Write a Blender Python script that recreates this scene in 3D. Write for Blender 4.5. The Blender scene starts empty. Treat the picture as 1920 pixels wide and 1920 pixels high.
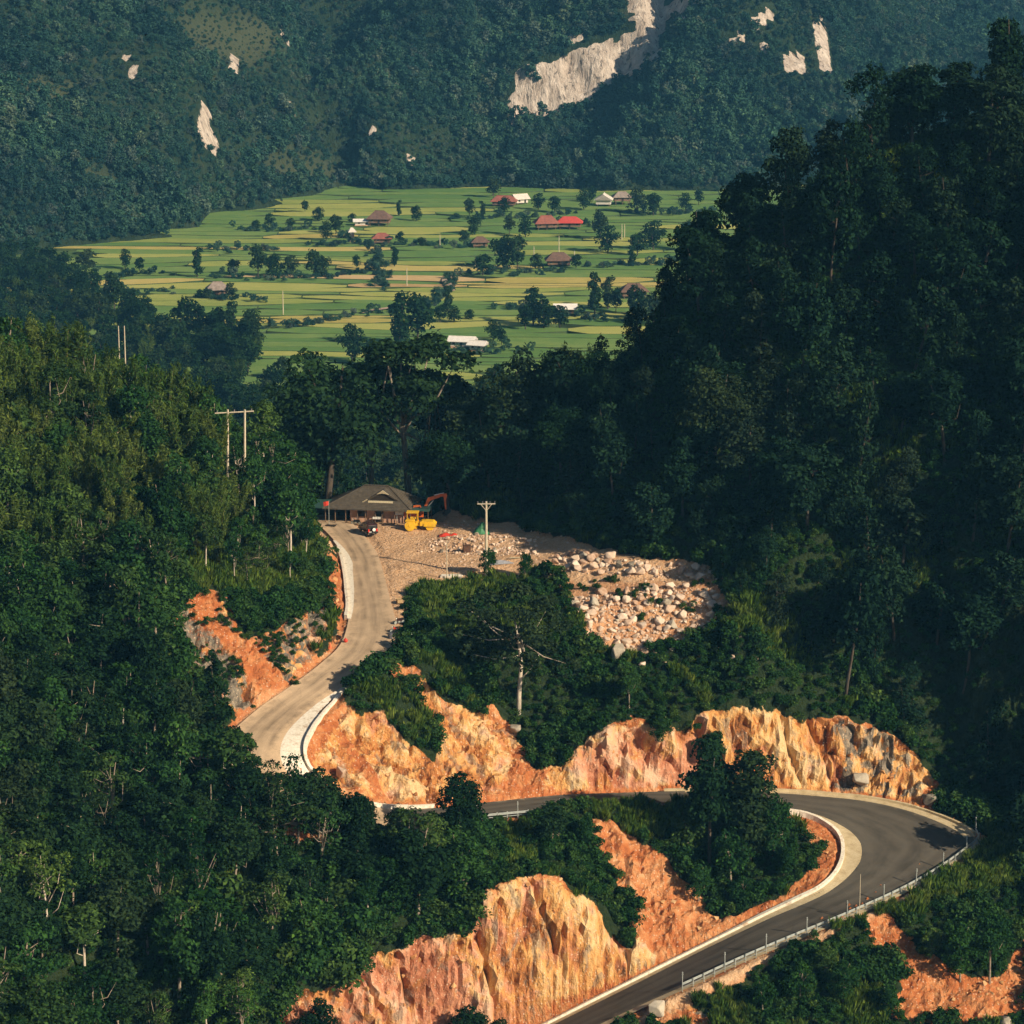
import bpy, bmesh, math, random
import numpy as np
from mathutils import Vector, Matrix, noise as mnoise
from mathutils.geometry import delaunay_2d_cdt

R = math.radians
rng = np.random.default_rng(11)
random.seed(11)
scene = bpy.context.scene
COL = scene.collection

# ------------------------------------------------------------------ camera
CAM_Z = 172.0
PITCH = R(13.03)
FOCAL_PX = 5444.0                      # focal length measured on the 1920 px photograph
cam_data = bpy.data.cameras.new('camera')
cam = bpy.data.objects.new('camera', cam_data)
COL.objects.link(cam)
cam.location = (0, 0, CAM_Z)
cam.rotation_euler = (math.pi / 2 - PITCH, 0, 0)
cam_data.sensor_width = 36.0
cam_data.lens = 36.0 * FOCAL_PX / 1920.0
cam_data.clip_start = 5.0
cam_data.clip_end = 12000.0
scene.camera = cam

# ------------------------------------------------------------------ sky, sun, exposure
SUN_EL = R(29.0)
SUN_AZ = R(37.0)                       # measured from +X towards -Y (over the photographer's right shoulder)
to_sun = Vector((math.cos(SUN_AZ) * math.cos(SUN_EL), -math.sin(SUN_AZ) * math.cos(SUN_EL), math.sin(SUN_EL)))
world = bpy.data.worlds.new('World')
scene.world = world
world.use_nodes = True
wn = world.node_tree.nodes
wn.clear()
w_out = wn.new('ShaderNodeOutputWorld')
w_bg = wn.new('ShaderNodeBackground')
w_sky = wn.new('ShaderNodeTexSky')
w_sky.sky_type = 'NISHITA'
w_sky.sun_disc = False
w_sky.sun_elevation = SUN_EL
w_sky.sun_rotation = math.pi / 2 + SUN_AZ
w_sky.air_density = 1.0
w_sky.dust_density = 1.0
w_sky.ozone_density = 1.5
w_bg.inputs['Strength'].default_value = 0.05
world.node_tree.links.new(w_sky.outputs[0], w_bg.inputs[0])
world.node_tree.links.new(w_bg.outputs[0], w_out.inputs[0])

sun_data = bpy.data.lights.new('sun', 'SUN')
sun_data.energy = 5.0
sun_data.color = (1.0, 0.84, 0.62)
sun_data.angle = R(0.5)
sun = bpy.data.objects.new('sun', sun_data)
COL.objects.link(sun)
sun.rotation_euler = (-to_sun).to_track_quat('-Z', 'Y').to_euler()
sun.location = (200, -100, 400)

scene.view_settings.view_transform = 'Standard'
scene.view_settings.look = 'None'
scene.view_settings.gamma = 1.0
scene.view_settings.exposure = 0.4
scene.view_settings.use_curve_mapping = False
scene.render.engine = 'CYCLES'
scene.cycles.max_bounces = 4
scene.cycles.diffuse_bounces = 2
scene.cycles.glossy_bounces = 2
scene.cycles.transmission_bounces = 2
scene.cycles.transparent_max_bounces = 8
scene.cycles.volume_bounces = 0
scene.cycles.use_denoising = True
scene.cycles.use_adaptive_sampling = True
scene.cycles.adaptive_threshold = 0.035
scene.cycles.caustics_reflective = False
scene.cycles.caustics_refractive = False

# ------------------------------------------------------------------ surveying helpers
CP, SP = math.cos(PITCH), math.sin(PITCH)

def ray(px, py):
    """direction of the sight line through a point of the photograph (a survey bearing)"""
    u = (px - 960.0) / FOCAL_PX
    v = (960.0 - py) / FOCAL_PX
    return np.array([u, CP + v * SP, -SP + v * CP])

def at_z(px, py, z):
    r = ray(px, py)
    t = (z - CAM_Z) / r[2]
    return np.array([r[0] * t, r[1] * t, z])

def at_d(px, py, d):
    r = ray(px, py)
    t = d / r[1]
    return np.array([r[0] * t, d, CAM_Z + r[2] * t])

def bearing(P):
    """photograph coordinates of world points (N,3), used to survey regions"""
    P = np.asarray(P, float)
    rel = P - np.array([0, 0, CAM_Z])
    dep = rel[:, 1] * CP - rel[:, 2] * SP
    up = rel[:, 1] * SP + rel[:, 2] * CP
    return 960 + FOCAL_PX * rel[:, 0] / dep, 960 - FOCAL_PX * up / dep

def in_poly(x, y, poly):
    x = np.asarray(x, float); y = np.asarray(y, float)
    inside = np.zeros(x.shape, bool)
    n = len(poly)
    j = n - 1
    for i in range(n):
        xi, yi = poly[i]; xj, yj = poly[j]
        c = ((yi > y) != (yj > y)) & (x < (xj - xi) * (y - yi) / ((yj - yi) or 1e-9) + xi)
        inside ^= c
        j = i
    return inside

def catmull(pts, n):
    pts = np.asarray(pts, float)
    P = np.vstack([2 * pts[0] - pts[1], pts, 2 * pts[-1] - pts[-2]])
    out = []
    for i in range(1, len(P) - 2):
        for k in range(n):
            t = k / n
            a, b, c, d = P[i - 1], P[i], P[i + 1], P[i + 2]
            out.append(0.5 * ((2 * b) + (c - a) * t + (2 * a - 5 * b + 4 * c - d) * t * t + (3 * b - a - 3 * c + d) * t ** 3))
    out.append(P[-2])
    return np.array(out)

# value noise, vectorised
_perm = np.random.default_rng(5).random(65536)
def _h(ix, iy, iz):
    k = (ix.astype(np.int64) * 73856093) ^ (iy.astype(np.int64) * 19349663) ^ (iz.astype(np.int64) * 83492791)
    return _perm[k & 65535]
def vnoise(x, y, z=0.0):
    x = np.asarray(x, float); y = np.asarray(y, float); z = np.asarray(z, float) + np.zeros_like(x)
    ix, iy, iz = np.floor(x), np.floor(y), np.floor(z)
    fx, fy, fz = x - ix, y - iy, z - iz
    fx = fx * fx * (3 - 2 * fx); fy = fy * fy * (3 - 2 * fy); fz = fz * fz * (3 - 2 * fz)
    r = 0
    for dx in (0, 1):
        wx = fx if dx else 1 - fx
        for dy in (0, 1):
            wy = fy if dy else 1 - fy
            for dz in (0, 1):
                wz = fz if dz else 1 - fz
                r = r + wx * wy * wz * _h(ix + dx, iy + dy, iz + dz)
    return r * 2 - 1
def fbm(x, y, z=0.0, o=4, g=0.5):
    a, s, f = 1.0, 0.0, 1.0
    for k in range(o):
        s = s + a * vnoise(x * f + k * 17.3, y * f - k * 9.1, np.asarray(z) * f + k * 5.7)
        a *= g; f *= 2.03
    return s

# ------------------------------------------------------------------ object helpers
def link(o, parent=None):
    COL.objects.link(o)
    if parent is not None:
        o.parent = parent
    return o

def tag(o, label=None, cat=None, group=None, kind=None):
    if label: o['label'] = label
    if cat: o['category'] = cat
    if group: o['group'] = group
    if kind: o['kind'] = kind
    return o

def empty(name, loc=(0, 0, 0), rz=0.0, label=None, cat=None, group=None):
    o = bpy.data.objects.new(name, None)
    o.empty_display_size = 0.3
    COL.objects.link(o)
    o.location = loc
    o.rotation_euler = (0, 0, rz)
    return tag(o, label, cat, group)

def mesh_np(name, V, F, mats=(), smooth=False, mi=None, attrs=None):
    """mesh from numpy arrays; F is (n,3) or (n,4), or a list of tuples"""
    me = bpy.data.meshes.new(name)
    V = np.asarray(V, np.float32)
    if isinstance(F, np.ndarray):
        k = F.shape[1]
        me.vertices.add(len(V)); me.vertices.foreach_set('co', V.ravel())
        me.loops.add(F.size); me.loops.foreach_set('vertex_index', F.astype(np.int32).ravel())
        me.polygons.add(len(F))
        me.polygons.foreach_set('loop_start', np.arange(0, F.size, k, dtype=np.int32))
        me.polygons.foreach_set('loop_total', np.full(len(F), k, np.int32))
    else:
        me.from_pydata(V.tolist(), [], F)
    for m in mats:
        me.materials.append(m)
    if mi is not None:
        me.polygons.foreach_set('material_index', np.asarray(mi, np.int32))
    if smooth:
        me.polygons.foreach_set('use_smooth', np.ones(len(me.polygons), bool))
    for an, av in (attrs or {}).items():
        av = np.asarray(av, np.float32)
        if av.ndim == 1:
            a = me.attributes.new(an, 'FLOAT', 'POINT'); a.data.foreach_set('value', av)
        else:
            a = me.attributes.new(an, 'FLOAT_COLOR', 'POINT')
            a.data.foreach_set('color', np.hstack([av, np.ones((len(av), 1), np.float32)]).ravel())
    me.update(calc_edges=True)
    me.validate()
    return me

class MB:
    """collects boxes, bars, tubes, lathes and links them as ONE mesh object"""
    def __init__(s): s.v = []; s.f = []
    def add(s, V, F):
        o = len(s.v); s.v += [tuple(map(float, p)) for p in V]; s.f += [tuple(i + o for i in f) for f in F]; return s
    def box(s, c, d, rz=0, taper=1.0, ry=0, rx=0):
        M = Matrix.Rotation(rz, 3, 'Z') @ Matrix.Rotation(ry, 3, 'Y') @ Matrix.Rotation(rx, 3, 'X')
        V = []
        for z in (-1, 1):
            k = taper if z > 0 else 1.0
            for x, y in ((-1, -1), (1, -1), (1, 1), (-1, 1)):
                p = M @ Vector((x * d[0] / 2 * k, y * d[1] / 2 * k, z * d[2] / 2)); V.append((p.x + c[0], p.y + c[1], p.z + c[2]))
        return s.add(V, [(3, 2, 1, 0), (4, 5, 6, 7), (0, 1, 5, 4), (1, 2, 6, 5), (2, 3, 7, 6), (3, 0, 4, 7)])
    def tube(s, pts, r, n=8, caps=True):
        pts = [Vector(p) for p in pts]
        if not hasattr(r, '__len__'): r = [r] * len(pts)
        V = []; F = []
        ref = Vector((0, 0, 1)) if abs((pts[-1] - pts[0]).normalized().z) < 0.9 else Vector((1, 0, 0))
        for i, p in enumerate(pts):
            t = (pts[min(i + 1, len(pts) - 1)] - pts[max(i - 1, 0)]).normalized()
            a = t.cross(ref).normalized(); b = t.cross(a)
            for k in range(n):
                w = 2 * math.pi * k / n
                q = p + (a * math.cos(w) + b * math.sin(w)) * r[i]; V.append(tuple(q))
        for i in range(len(pts) - 1):
            for k in range(n):
                F.append((i * n + k, i * n + (k + 1) % n, (i + 1) * n + (k + 1) % n, (i + 1) * n + k))
        if caps:
            F.append(tuple(range(n - 1, -1, -1))); F.append(tuple((len(pts) - 1) * n + k for k in range(n)))
        return s.add(V, F)
    def prism(s, prof, y0, y1, axis='Y'):
        """extrude a 2D profile [(a,b)...]; axis Y: (x,z) profile from y0 to y1; axis X: (y,z); axis Z: (x,y)"""
        n = len(prof); V = []
        for t in (y0, y1):
            for a, b in prof:
                V.append({'Y': (a, t, b), 'X': (t, a, b), 'Z': (a, b, t)}[axis])
        F = [tuple(range(n - 1, -1, -1)), tuple(range(n, 2 * n))]
        for k in range(n): F.append((k, (k + 1) % n, n + (k + 1) % n, n + k))
        return s.add(V, F)
    def sphere(s, c, r, n=8, m=5, sc=(1, 1, 1)):
        V = []; F = []
        for i in range(m + 1):
            th = math.pi * i / m
            for k in range(n):
                w = 2 * math.pi * k / n
                V.append((c[0] + r * sc[0] * math.sin(th) * math.cos(w), c[1] + r * sc[1] * math.sin(th) * math.sin(w), c[2] + r * sc[2] * math.cos(th)))
        for i in range(m):
            for k in range(n):
                F.append((i * n + k, i * n + (k + 1) % n, (i + 1) * n + (k + 1) % n, (i + 1) * n + k))
        return s.add(V, F)
    def mesh(s, name, mat, smooth=False, fix=True):
        me = bpy.data.meshes.new(name)
        me.from_pydata(s.v, [], s.f)
        if fix:
            bm = bmesh.new(); bm.from_mesh(me)
            bmesh.ops.remove_doubles(bm, verts=bm.verts, dist=1e-5)
            bmesh.ops.recalc_face_normals(bm, faces=bm.faces)
            bm.to_mesh(me); bm.free()
        me.materials.append(mat)
        if smooth:
            me.polygons.foreach_set('use_smooth', np.ones(len(me.polygons), bool))
        return me
    def build(s, name, mat, parent=None, smooth=False):
        return link(bpy.data.objects.new(name, s.mesh(name, mat, smooth)), parent)

def copy_tree(o, parent=None):
    c = o.copy(); COL.objects.link(c); c.parent = parent
    for ch in o.children:
        copy_tree(ch, c)
    return c

# ------------------------------------------------------------------ materials
class NT:
    def __init__(s, name):
        s.m = bpy.data.materials.new(name); s.m.use_nodes = True
        s.t = s.m.node_tree; s.n = s.t.nodes; s.n.clear()
        s.out = s.n.new('ShaderNodeOutputMaterial')
    def node(s, typ, **kw):
        nd = s.n.new('ShaderNode' + typ)
        for k, v in kw.items():
            if k in nd.inputs.keys(): s.set(nd.inputs[k], v)
            else: setattr(nd, k, v)
        return nd
    def set(s, sock, v):
        if isinstance(v, bpy.types.NodeSocket): s.t.links.new(v, sock)
        elif isinstance(v, (tuple, list)) and len(v) == 3 and sock.type == 'RGBA': sock.default_value = (*v, 1)
        else: sock.default_value = v
    def obj(s): return s.node('TexCoord').outputs['Object']
    def geo(s): return s.node('NewGeometry').outputs['Position']
    def mapping(s, vec, sc=(1, 1, 1), rot=(0, 0, 0)):
        m = s.node('Mapping'); s.set(m.inputs['Vector'], vec); m.inputs['Scale'].default_value = sc; m.inputs['Rotation'].default_value = rot
        return m.outputs[0]
    def noise(s, vec, scale, detail=4, rough=0.55, dist=0.0):
        nd = s.node('TexNoise'); s.set(nd.inputs['Vector'], vec)
        nd.inputs['Scale'].default_value = scale; nd.inputs['Detail'].default_value = detail
        nd.inputs['Roughness'].default_value = rough; nd.inputs['Distortion'].default_value = dist
        return nd.outputs['Fac']
    def vor(s, vec, scale, feature='F1', out='Distance', rnd=1.0):
        nd = s.node('TexVoronoi'); nd.feature = feature; s.set(nd.inputs['Vector'], vec)
        nd.inputs['Scale'].default_value = scale; nd.inputs['Randomness'].default_value = rnd
        return nd.outputs[out]
    def ramp(s, fac, stops, interp='LINEAR'):
        nd = s.node('ValToRGB'); s.set(nd.inputs['Fac'], fac); cr = nd.color_ramp; cr.interpolation = interp
        while len(cr.elements) < len(stops): cr.elements.new(0.5)
        for e, (p, c) in zip(cr.elements, stops):
            e.position = p; e.color = (*c, 1) if len(c) == 3 else c
        return nd.outputs['Color']
    def mix(s, fac, a, b, mode='MIX'):
        nd = s.node('Mix'); nd.data_type = 'RGBA'; nd.blend_type = mode
        s.set(nd.inputs[0], fac); s.set(nd.inputs[6], a); s.set(nd.inputs[7], b)
        return nd.outputs[2]
    def math(s, op, a, b=0.0, c=0.0, clamp=False):
        nd = s.node('Math'); nd.operation = op; nd.use_clamp = clamp
        s.set(nd.inputs[0], a); s.set(nd.inputs[1], b); s.set(nd.inputs[2], c)
        return nd.outputs[0]
    def attr(s, name, out='Fac'):
        nd = s.node('Attribute'); nd.attribute_name = name; return nd.outputs[out]
    def rand(s): return s.node('ObjectInfo').outputs['Random']
    def sm(s, val, lo, hi):
        nd = s.node('MapRange'); nd.interpolation_type = 'SMOOTHSTEP'; s.set(nd.inputs[0], val)
        nd.inputs[1].default_value = lo; nd.inputs[2].default_value = hi; return nd.outputs[0]
    def bump(s, h, strength=0.4, dist=0.1):
        nd = s.node('Bump'); s.set(nd.inputs['Height'], h); nd.inputs['Strength'].default_value = strength; nd.inputs['Distance'].default_value = dist
        return nd.outputs[0]
    def bsdf(s, col, rough=0.8, metal=0.0, normal=None, spec=0.25):
        b = s.node('BsdfPrincipled'); s.set(b.inputs['Base Color'], col); s.set(b.inputs['Roughness'], rough)
        b.inputs['Metallic'].default_value = metal; b.inputs['Specular IOR Level'].default_value = spec
        if normal is not None: s.set(b.inputs['Normal'], normal)
        s.t.links.new(b.outputs[0], s.out.inputs['Surface'])
        return s.m

def plain(name, col, rough=0.6, var=0.25, scale=3.0, metal=0.0, spec=0.3):
    """a painted or plain material with grime variation"""
    n = NT(name)
    f = n.noise(n.obj(), scale, 5, 0.6)
    dark = tuple(c * (1 - var) for c in col); lite = tuple(min(1, c * (1 + var * 0.6)) for c in col)
    return n.bsdf(n.ramp(f, [(0.3, dark), (0.7, lite)]), rough, metal, None, spec)

# =================================================================== near terrain
# road cross sections: (left edge px, right edge px, height)
ROAD = [
 ((545, 958), (632, 955), 65.5), ((575, 974), (650, 972), 66), ((606, 992), (672, 992), 66), ((638, 1030), (706, 1036), 65.6),
 ((648, 1070), (722, 1085), 65), ((653, 1110), (732, 1125), 64.2), ((655, 1150), (742, 1165), 63.3), ((640, 1205), (742, 1202), 62.2),
 ((600, 1245), (715, 1240), 61.2), ((540, 1290), (650, 1285), 59.8), ((480, 1332), (590, 1325), 58.3), ((425, 1385), (538, 1378), 56.8),
 ((410, 1440), (530, 1425), 55), ((450, 1500), (560, 1465), 53), ((540, 1545), (620, 1492), 51), ((640, 1558), (680, 1508), 49),
 ((725, 1549), (735, 1517), 47.5), ((815, 1546), (815, 1515), 46.6), ((930, 1534), (930, 1503), 45.8), ((1050, 1524), (1050, 1491), 45),
 ((1180, 1520), (1180, 1486), 44.4), ((1310, 1519), (1310, 1483), 43.8), ((1440, 1520), (1440, 1484), 43.2), ((1500, 1524), (1520, 1488), 42.6),
 ((1548, 1542), (1640, 1500), 41.8), ((1577, 1567), (1745, 1526), 40.8), ((1584, 1600), (1828, 1568), 39.8), ((1572, 1635), (1795, 1608), 39),
 ((1542, 1665), (1705, 1664), 38), ((1500, 1687), (1600, 1712), 36.8), ((1440, 1715), (1500, 1754), 35.3), ((1380, 1745), (1400, 1797), 33.8),
 ((1300, 1785), (1290, 1848), 31.8), ((1200, 1835), (1190, 1893), 29.5), ((1100, 1885), (1080, 1945), 27), ((1000, 1935), (970, 2000), 24.5),
 ((880, 1995), (840, 2070), 22)]
RL = np.array([at_z(*a, z) for a, b, z in ROAD])
RR = np.array([at_z(*b, z) for a, b, z in ROAD])
NSUB = 10
RLs, RRs = catmull(RL, NSUB), catmull(RR, NSUB)          # smooth edges; index 10*i is survey row i

tin_pts, tin_edges = [], []
def brk(pts):
    i0 = len(tin_pts)
    for p in pts: tin_pts.append(tuple(p))
    for k in range(len(pts) - 1): tin_edges.append((i0 + k, i0 + k + 1))
def zline(L): brk([at_z(*p) for p in L])
def dline(L): brk([at_d(*p) for p in L])
def wpts(L):
    for p in L: tin_pts.append(tuple(p))

brk(RLs[::4]); brk(RRs[::4])
def off(A, B, i0, i1, d, dz, step=5):
    """line offset d metres outward of edge A (away from edge B)"""
    out = []
    for i in range(i0, i1, step):
        v = A[i] - B[i]; v[2] = 0; v /= np.linalg.norm(v)
        p = A[i] + v * d; p[2] += dz; out.append(p)
    return out
# ditch and foot of cut along the far side of the lower leg
brk(off(RRs, RLs, 150, 262, 1.1, 0.0, 4))
# level apron inside the upper bend
brk(off(RRs, RLs, 92, 132, 3.5, 0.0, 4))
# upper terrace edge and slope heads
zline([(645, 1310, 59.2), (690, 1278, 60.4), (735, 1252, 61.2), (782, 1225, 62.2), (800, 1180, 63.0), (790, 1130, 63.9), (782, 1092, 64.7)])
zline([(800, 1085, 64.8), (850, 1078, 65.1), (920, 1086, 65), (980, 1078, 65.3), (1060, 1082, 65.5), (1150, 1088, 65.8), (1250, 1088, 66), (1325, 1088, 66.2)])
zline([(1045, 1052, 66.8), (1100, 1056, 67.2), (1160, 1062, 67.3), (1240, 1070, 67.4), (1310, 1078, 67.4)])
zline([(700, 990, 66), (800, 990, 66.2), (900, 980, 66.6), (960, 992, 67)])
zline([(790, 1045, 65.5), (880, 1040, 66), (960, 1050, 66.2)])
zline([(730, 1040, 65.5), (745, 1080, 64.9)])
# rubble slope shape: a swell
zline([(1060, 1130, 63.6), (1150, 1130, 64.2), (1250, 1130, 64.4), (1340, 1130, 64.6)])
dline([(1040, 1195, 398), (1150, 1240, 397), (1260, 1225, 399), (1350, 1185, 401)])
# cut B: head line on the right part
dline([(1062, 1442, 380.5), (1100, 1402, 382), (1150, 1362, 384), (1220, 1366, 385), (1290, 1345, 386.2), (1350, 1336, 387.6), (1450, 1334, 389.4),
       (1550, 1350, 390.4), (1640, 1362, 390.8), (1710, 1395, 390.2), (1762, 1440, 389), (1800, 1485, 387)])
dline([(1000, 1375, 386), (1040, 1400, 383.5)])
# cut A: rocky bank left of the upper leg
dline([(596, 1000, 433), (600, 1050, 421), (598, 1105, 409), (612, 1148, 402), (560, 1130, 397.5), (480, 1120, 393), (420, 1105, 390),
       (350, 1112, 386), (312, 1180, 379.5), (320, 1250, 372), (350, 1330, 366)])
# left mountainside
wpts([(-31, 442, 66), (-40, 440, 71), (-49, 438, 82), (-60, 436, 88), (-75, 434, 91), (-100, 430, 100), (-150, 425, 118), (-260, 420, 150),
      (-45, 412, 75), (-60, 405, 80), (-80, 400, 86), (-120, 390, 101), (-260, 380, 150),
      (-60, 376, 69), (-80, 370, 76), (-110, 360, 87), (-48, 361, 57.5), (-58, 352, 58), (-78, 345, 64), (-105, 335, 74), (-160, 330, 95), (-260, 330, 130),
      (-40, 346, 50), (-31, 341, 45), (-46, 330, 45), (-62, 320, 46), (-82, 310, 50), (-115, 300, 60), (-260, 300, 110),
      (-33, 322, 34), (-47, 305, 31), (-62, 295, 32), (-82, 285, 36), (-130, 270, 45), (-260, 250, 70)])
# behind the ridge and the yard, falling to the valley
wpts([(-45, 447, 64), (-30, 452, 66), (-10, 453, 66), (4, 451, 67.5),
      (-31, 475, 54), (-10, 478, 55), (8, 480, 60), (-60, 478, 64), (-100, 480, 78), (-150, 490, 90), (-260, 500, 120),
      (-31, 520, 33), (0, 525, 35), (-60, 535, 36), (-120, 550, 52), (-260, 560, 80), (40, 530, 50), (90, 540, 70), (160, 540, 90), (260, 540, 110),
      (-31, 590, 12), (0, 595, 14), (-80, 600, 20), (-140, 620, 34), (-260, 640, 60), (50, 600, 20), (110, 610, 35), (260, 610, 60),
      (-20, 680, 1), (-90, 700, 4), (-150, 720, 16), (-260, 740, 36), (60, 690, 2), (130, 700, 5), (260, 700, 20),
      (-20, 800, -4), (-110, 800, -3), (-160, 830, 4), (-260, 860, 14), (100, 800, -4), (260, 800, -3),
      (-260, 980, -5), (-130, 980, -5), (0, 980, -5), (130, 980, -5), (260, 980, -5)])
# right hill: foot, face, crest, and an unseen flank shaped to shade the face
zline([(985, 1000, 67), (1060, 1018, 67.6), (1200, 1042, 68.2), (1325, 1068, 68), (1388, 1150, 64.6), (1435, 1222, 60.8)])
dline([(1435, 1222, 398), (1600, 1318, 395), (1720, 1372, 394), (1790, 1425, 393), (1850, 1490, 391), (1935, 1530, 388)])
brk([(-25, 460, 59), (-8, 460, 68), (7.5, 459, 80), (23, 456, 95), (33, 453, 108), (40, 451, 116), (55, 451, 124), (80, 452, 132), (105, 448, 146), (150, 440, 160), (260, 430, 170)])
wpts([(2, 455, 72), (14, 440, 78), (24, 432, 84), (35, 425, 85), (33, 440, 100), (45, 432, 100), (48, 412, 76), (60, 412, 83), (60, 432, 106), (80, 404, 84), (80, 428, 112),
      (66, 393, 60), (78, 388, 58), (92, 398, 90), (100, 405, 118), (122, 388, 142), (160, 368, 150), (260, 330, 160),
      (92, 380, 56), (122, 362, 72), (160, 344, 80), (260, 300, 80), (110, 425, 134), (160, 400, 160), (90, 366, 44), (130, 335, 42), (260, 270, 40)])
# foot of the outer bank, below the guard rail
brk(off(RRs, RLs, 258, 330, 1.6, -0.1, 5))
dline([(1900, 1655, 363), (1750, 1705, 357), (1600, 1795, 348), (1430, 1875, 341)])
dline([(1990, 1760, 354), (1900, 1920, 341), (1650, 1935, 338), (1420, 1965, 332.5), (1150, 1975, 333)])
dline([(1265, 1893, 339.5), (1225, 1892, 339.8)])
wpts([(62, 372, 39), (76, 370, 38), (70, 350, 31)])
brk(off(RLs, RRs, 191, 217, 1.5, 1.5, 4)); brk(off(RLs, RRs, 191, 217, 3.4, 1.0, 4))
# cliff C: head and foot
dline([(540, 1862, 334), (620, 1832, 337.5), (700, 1782, 340.5), (790, 1757, 343), (880, 1742, 345), (905, 1672, 346.5), (960, 1642, 348.5),
       (1030, 1642, 350), (1090, 1662, 351), (1140, 1692, 352.2), (1175, 1770, 352)])
dline([(1150, 1868, 349), (1060, 1905, 346.2), (1000, 1930, 344.5), (880, 1985, 340), (700, 2005, 335.5), (540, 2010, 330)])
dline([(870, 1600, 355), (960, 1600, 356), (1060, 1590, 361)])
dline([(1230, 1560, 372), (1330, 1600, 368), (1420, 1600, 366)])
# ground dropping away below the picture
for x in range(-80, 261, 40):
    wpts([(x, 312, 8 + abs(x) * 0.05), (x, 280, -8), (x, 240, -22)])
wpts([(-260, 240, 60), (-130, 240, 30)])

# --- triangulate, rasterise on a tensor grid that is fine where the photograph looks closely
res = delaunay_2d_cdt([Vector((p[0], p[1])) for p in tin_pts], tin_edges, [], 0, 1e-4)
t_xy = np.array([tuple(v) for v in res[0]])
t_src = res[3]
t_z = np.array([tin_pts[s[0]][2] if s else np.nan for s in t_src])
src_xy = np.array([(p[0], p[1]) for p in tin_pts]); src_z = np.array([p[2] for p in tin_pts])
for i in np.where(np.isnan(t_z))[0]:
    d2 = ((src_xy - t_xy[i]) ** 2).sum(1); k = np.argsort(d2)[:3]; w = 1 / (d2[k] + 1e-3)
    t_z[i] = (src_z[k] * w).sum() / w.sum()

def lines(segments):
    out = []
    for a, b, s in segments:
        n = max(1, int(round((b - a) / s))); out += list(np.linspace(a, b, n, endpoint=False))
    out.append(segments[-1][1]); return np.array(out)
GX = lines([(-258, -110, 4.0), (-110, -62, 1.0), (-62, 72, 0.42), (72, 100, 1.2), (100, 258, 4.0)])
GY = lines([(242, 318, 3.0), (318, 334, 0.8), (334, 428, 0.42), (428, 462, 0.7), (462, 540, 2.0), (540, 978, 7.0)])
NX, NY = len(GX), len(GY)
HZ = np.full((NY, NX), -20.0)
for tri in res[2]:
    for k in range(1, len(tri) - 1):
        a, b, c = tri[0], tri[k], tri[k + 1]
        A, B, C = t_xy[a], t_xy[b], t_xy[c]
        x0, x1 = min(A[0], B[0], C[0]), max(A[0], B[0], C[0]); y0, y1 = min(A[1], B[1], C[1]), max(A[1], B[1], C[1])
        i0, i1 = np.searchsorted(GX, x0 - 1e-6), np.searchsorted(GX, x1 + 1e-6, 'right')
        j0, j1 = np.searchsorted(GY, y0 - 1e-6), np.searchsorted(GY, y1 + 1e-6, 'right')
        if i1 <= i0 or j1 <= j0: continue
        X, Y = np.meshgrid(GX[i0:i1], GY[j0:j1])
        den = (B[1] - C[1]) * (A[0] - C[0]) + (C[0] - B[0]) * (A[1] - C[1])
        if abs(den) < 1e-9: continue
        l0 = ((B[1] - C[1]) * (X - C[0]) + (C[0] - B[0]) * (Y - C[1])) / den
        l1 = ((C[1] - A[1]) * (X - C[0]) + (A[0] - C[0]) * (Y - C[1])) / den
        l2 = 1 - l0 - l1
        m = (l0 >= -1e-6) & (l1 >= -1e-6) & (l2 >= -1e-6)
        sub = HZ[j0:j1, i0:i1]
        sub[m] = (l0 * t_z[a] + l1 * t_z[b] + l2 * t_z[c])[m]
XX, YY = np.meshgrid(GX, GY)

# road footprint on the grid, with distance band
quads = [(RLs[i], RRs[i]) for i in range(len(RLs))]
ROADZ = np.full(HZ.shape, np.nan)
for i in range(len(RLs) - 1):
    a, b, c, d = RLs[i], RRs[i], RRs[i + 1], RLs[i + 1]
    EXT = 1.3
    mid = (a + b + c + d) / 4
    ext = [mid + (p - mid) * 1.0 for p in (a, b, c, d)]
    va = (a - b); va[2] = 0; va /= np.linalg.norm(va)
    poly = [(a[:2] + va[:2] * EXT), (b[:2] - va[:2] * EXT), (c[:2] - va[:2] * EXT), (d[:2] + va[:2] * EXT)]
    xs = [p[0] for p in poly]; ys = [p[1] for p in poly]
    i0, i1 = np.searchsorted(GX, min(xs)), np.searchsorted(GX, max(xs), 'right')
    j0, j1 = np.searchsorted(GY, min(ys)), np.searchsorted(GY, max(ys), 'right')
    if i1 <= i0 or j1 <= j0: continue
    m = in_poly(XX[j0:j1, i0:i1], YY[j0:j1, i0:i1], poly)
    ROADZ[j0:j1, i0:i1][m] = mid[2]
ROADM = ~np.isnan(ROADZ)

def smooth(H, it, w=None):
    for _ in range(it):
        P = np.pad(H, 1, mode='edge')
        S = (P[:-2, 1:-1] + P[2:, 1:-1] + P[1:-1, :-2] + P[1:-1, 2:]) / 4
        H = S * 0.6 + H * 0.4 if w is None else H + (S - H) * 0.6 * w
    return H
HZ = smooth(HZ, 4, np.where(ROADM, 0.0, 1.0))
gzx = np.gradient(HZ, GX, axis=1); gzy = np.gradient(HZ, GY, axis=0)
SLOPE = np.hypot(gzx, gzy)
PX, PY = bearing(np.stack([XX.ravel(), YY.ravel(), HZ.ravel()], 1))
PX = PX.reshape(HZ.shape); PY = PY.reshape(HZ.shape)
VIS = (YY < 462)

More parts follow.
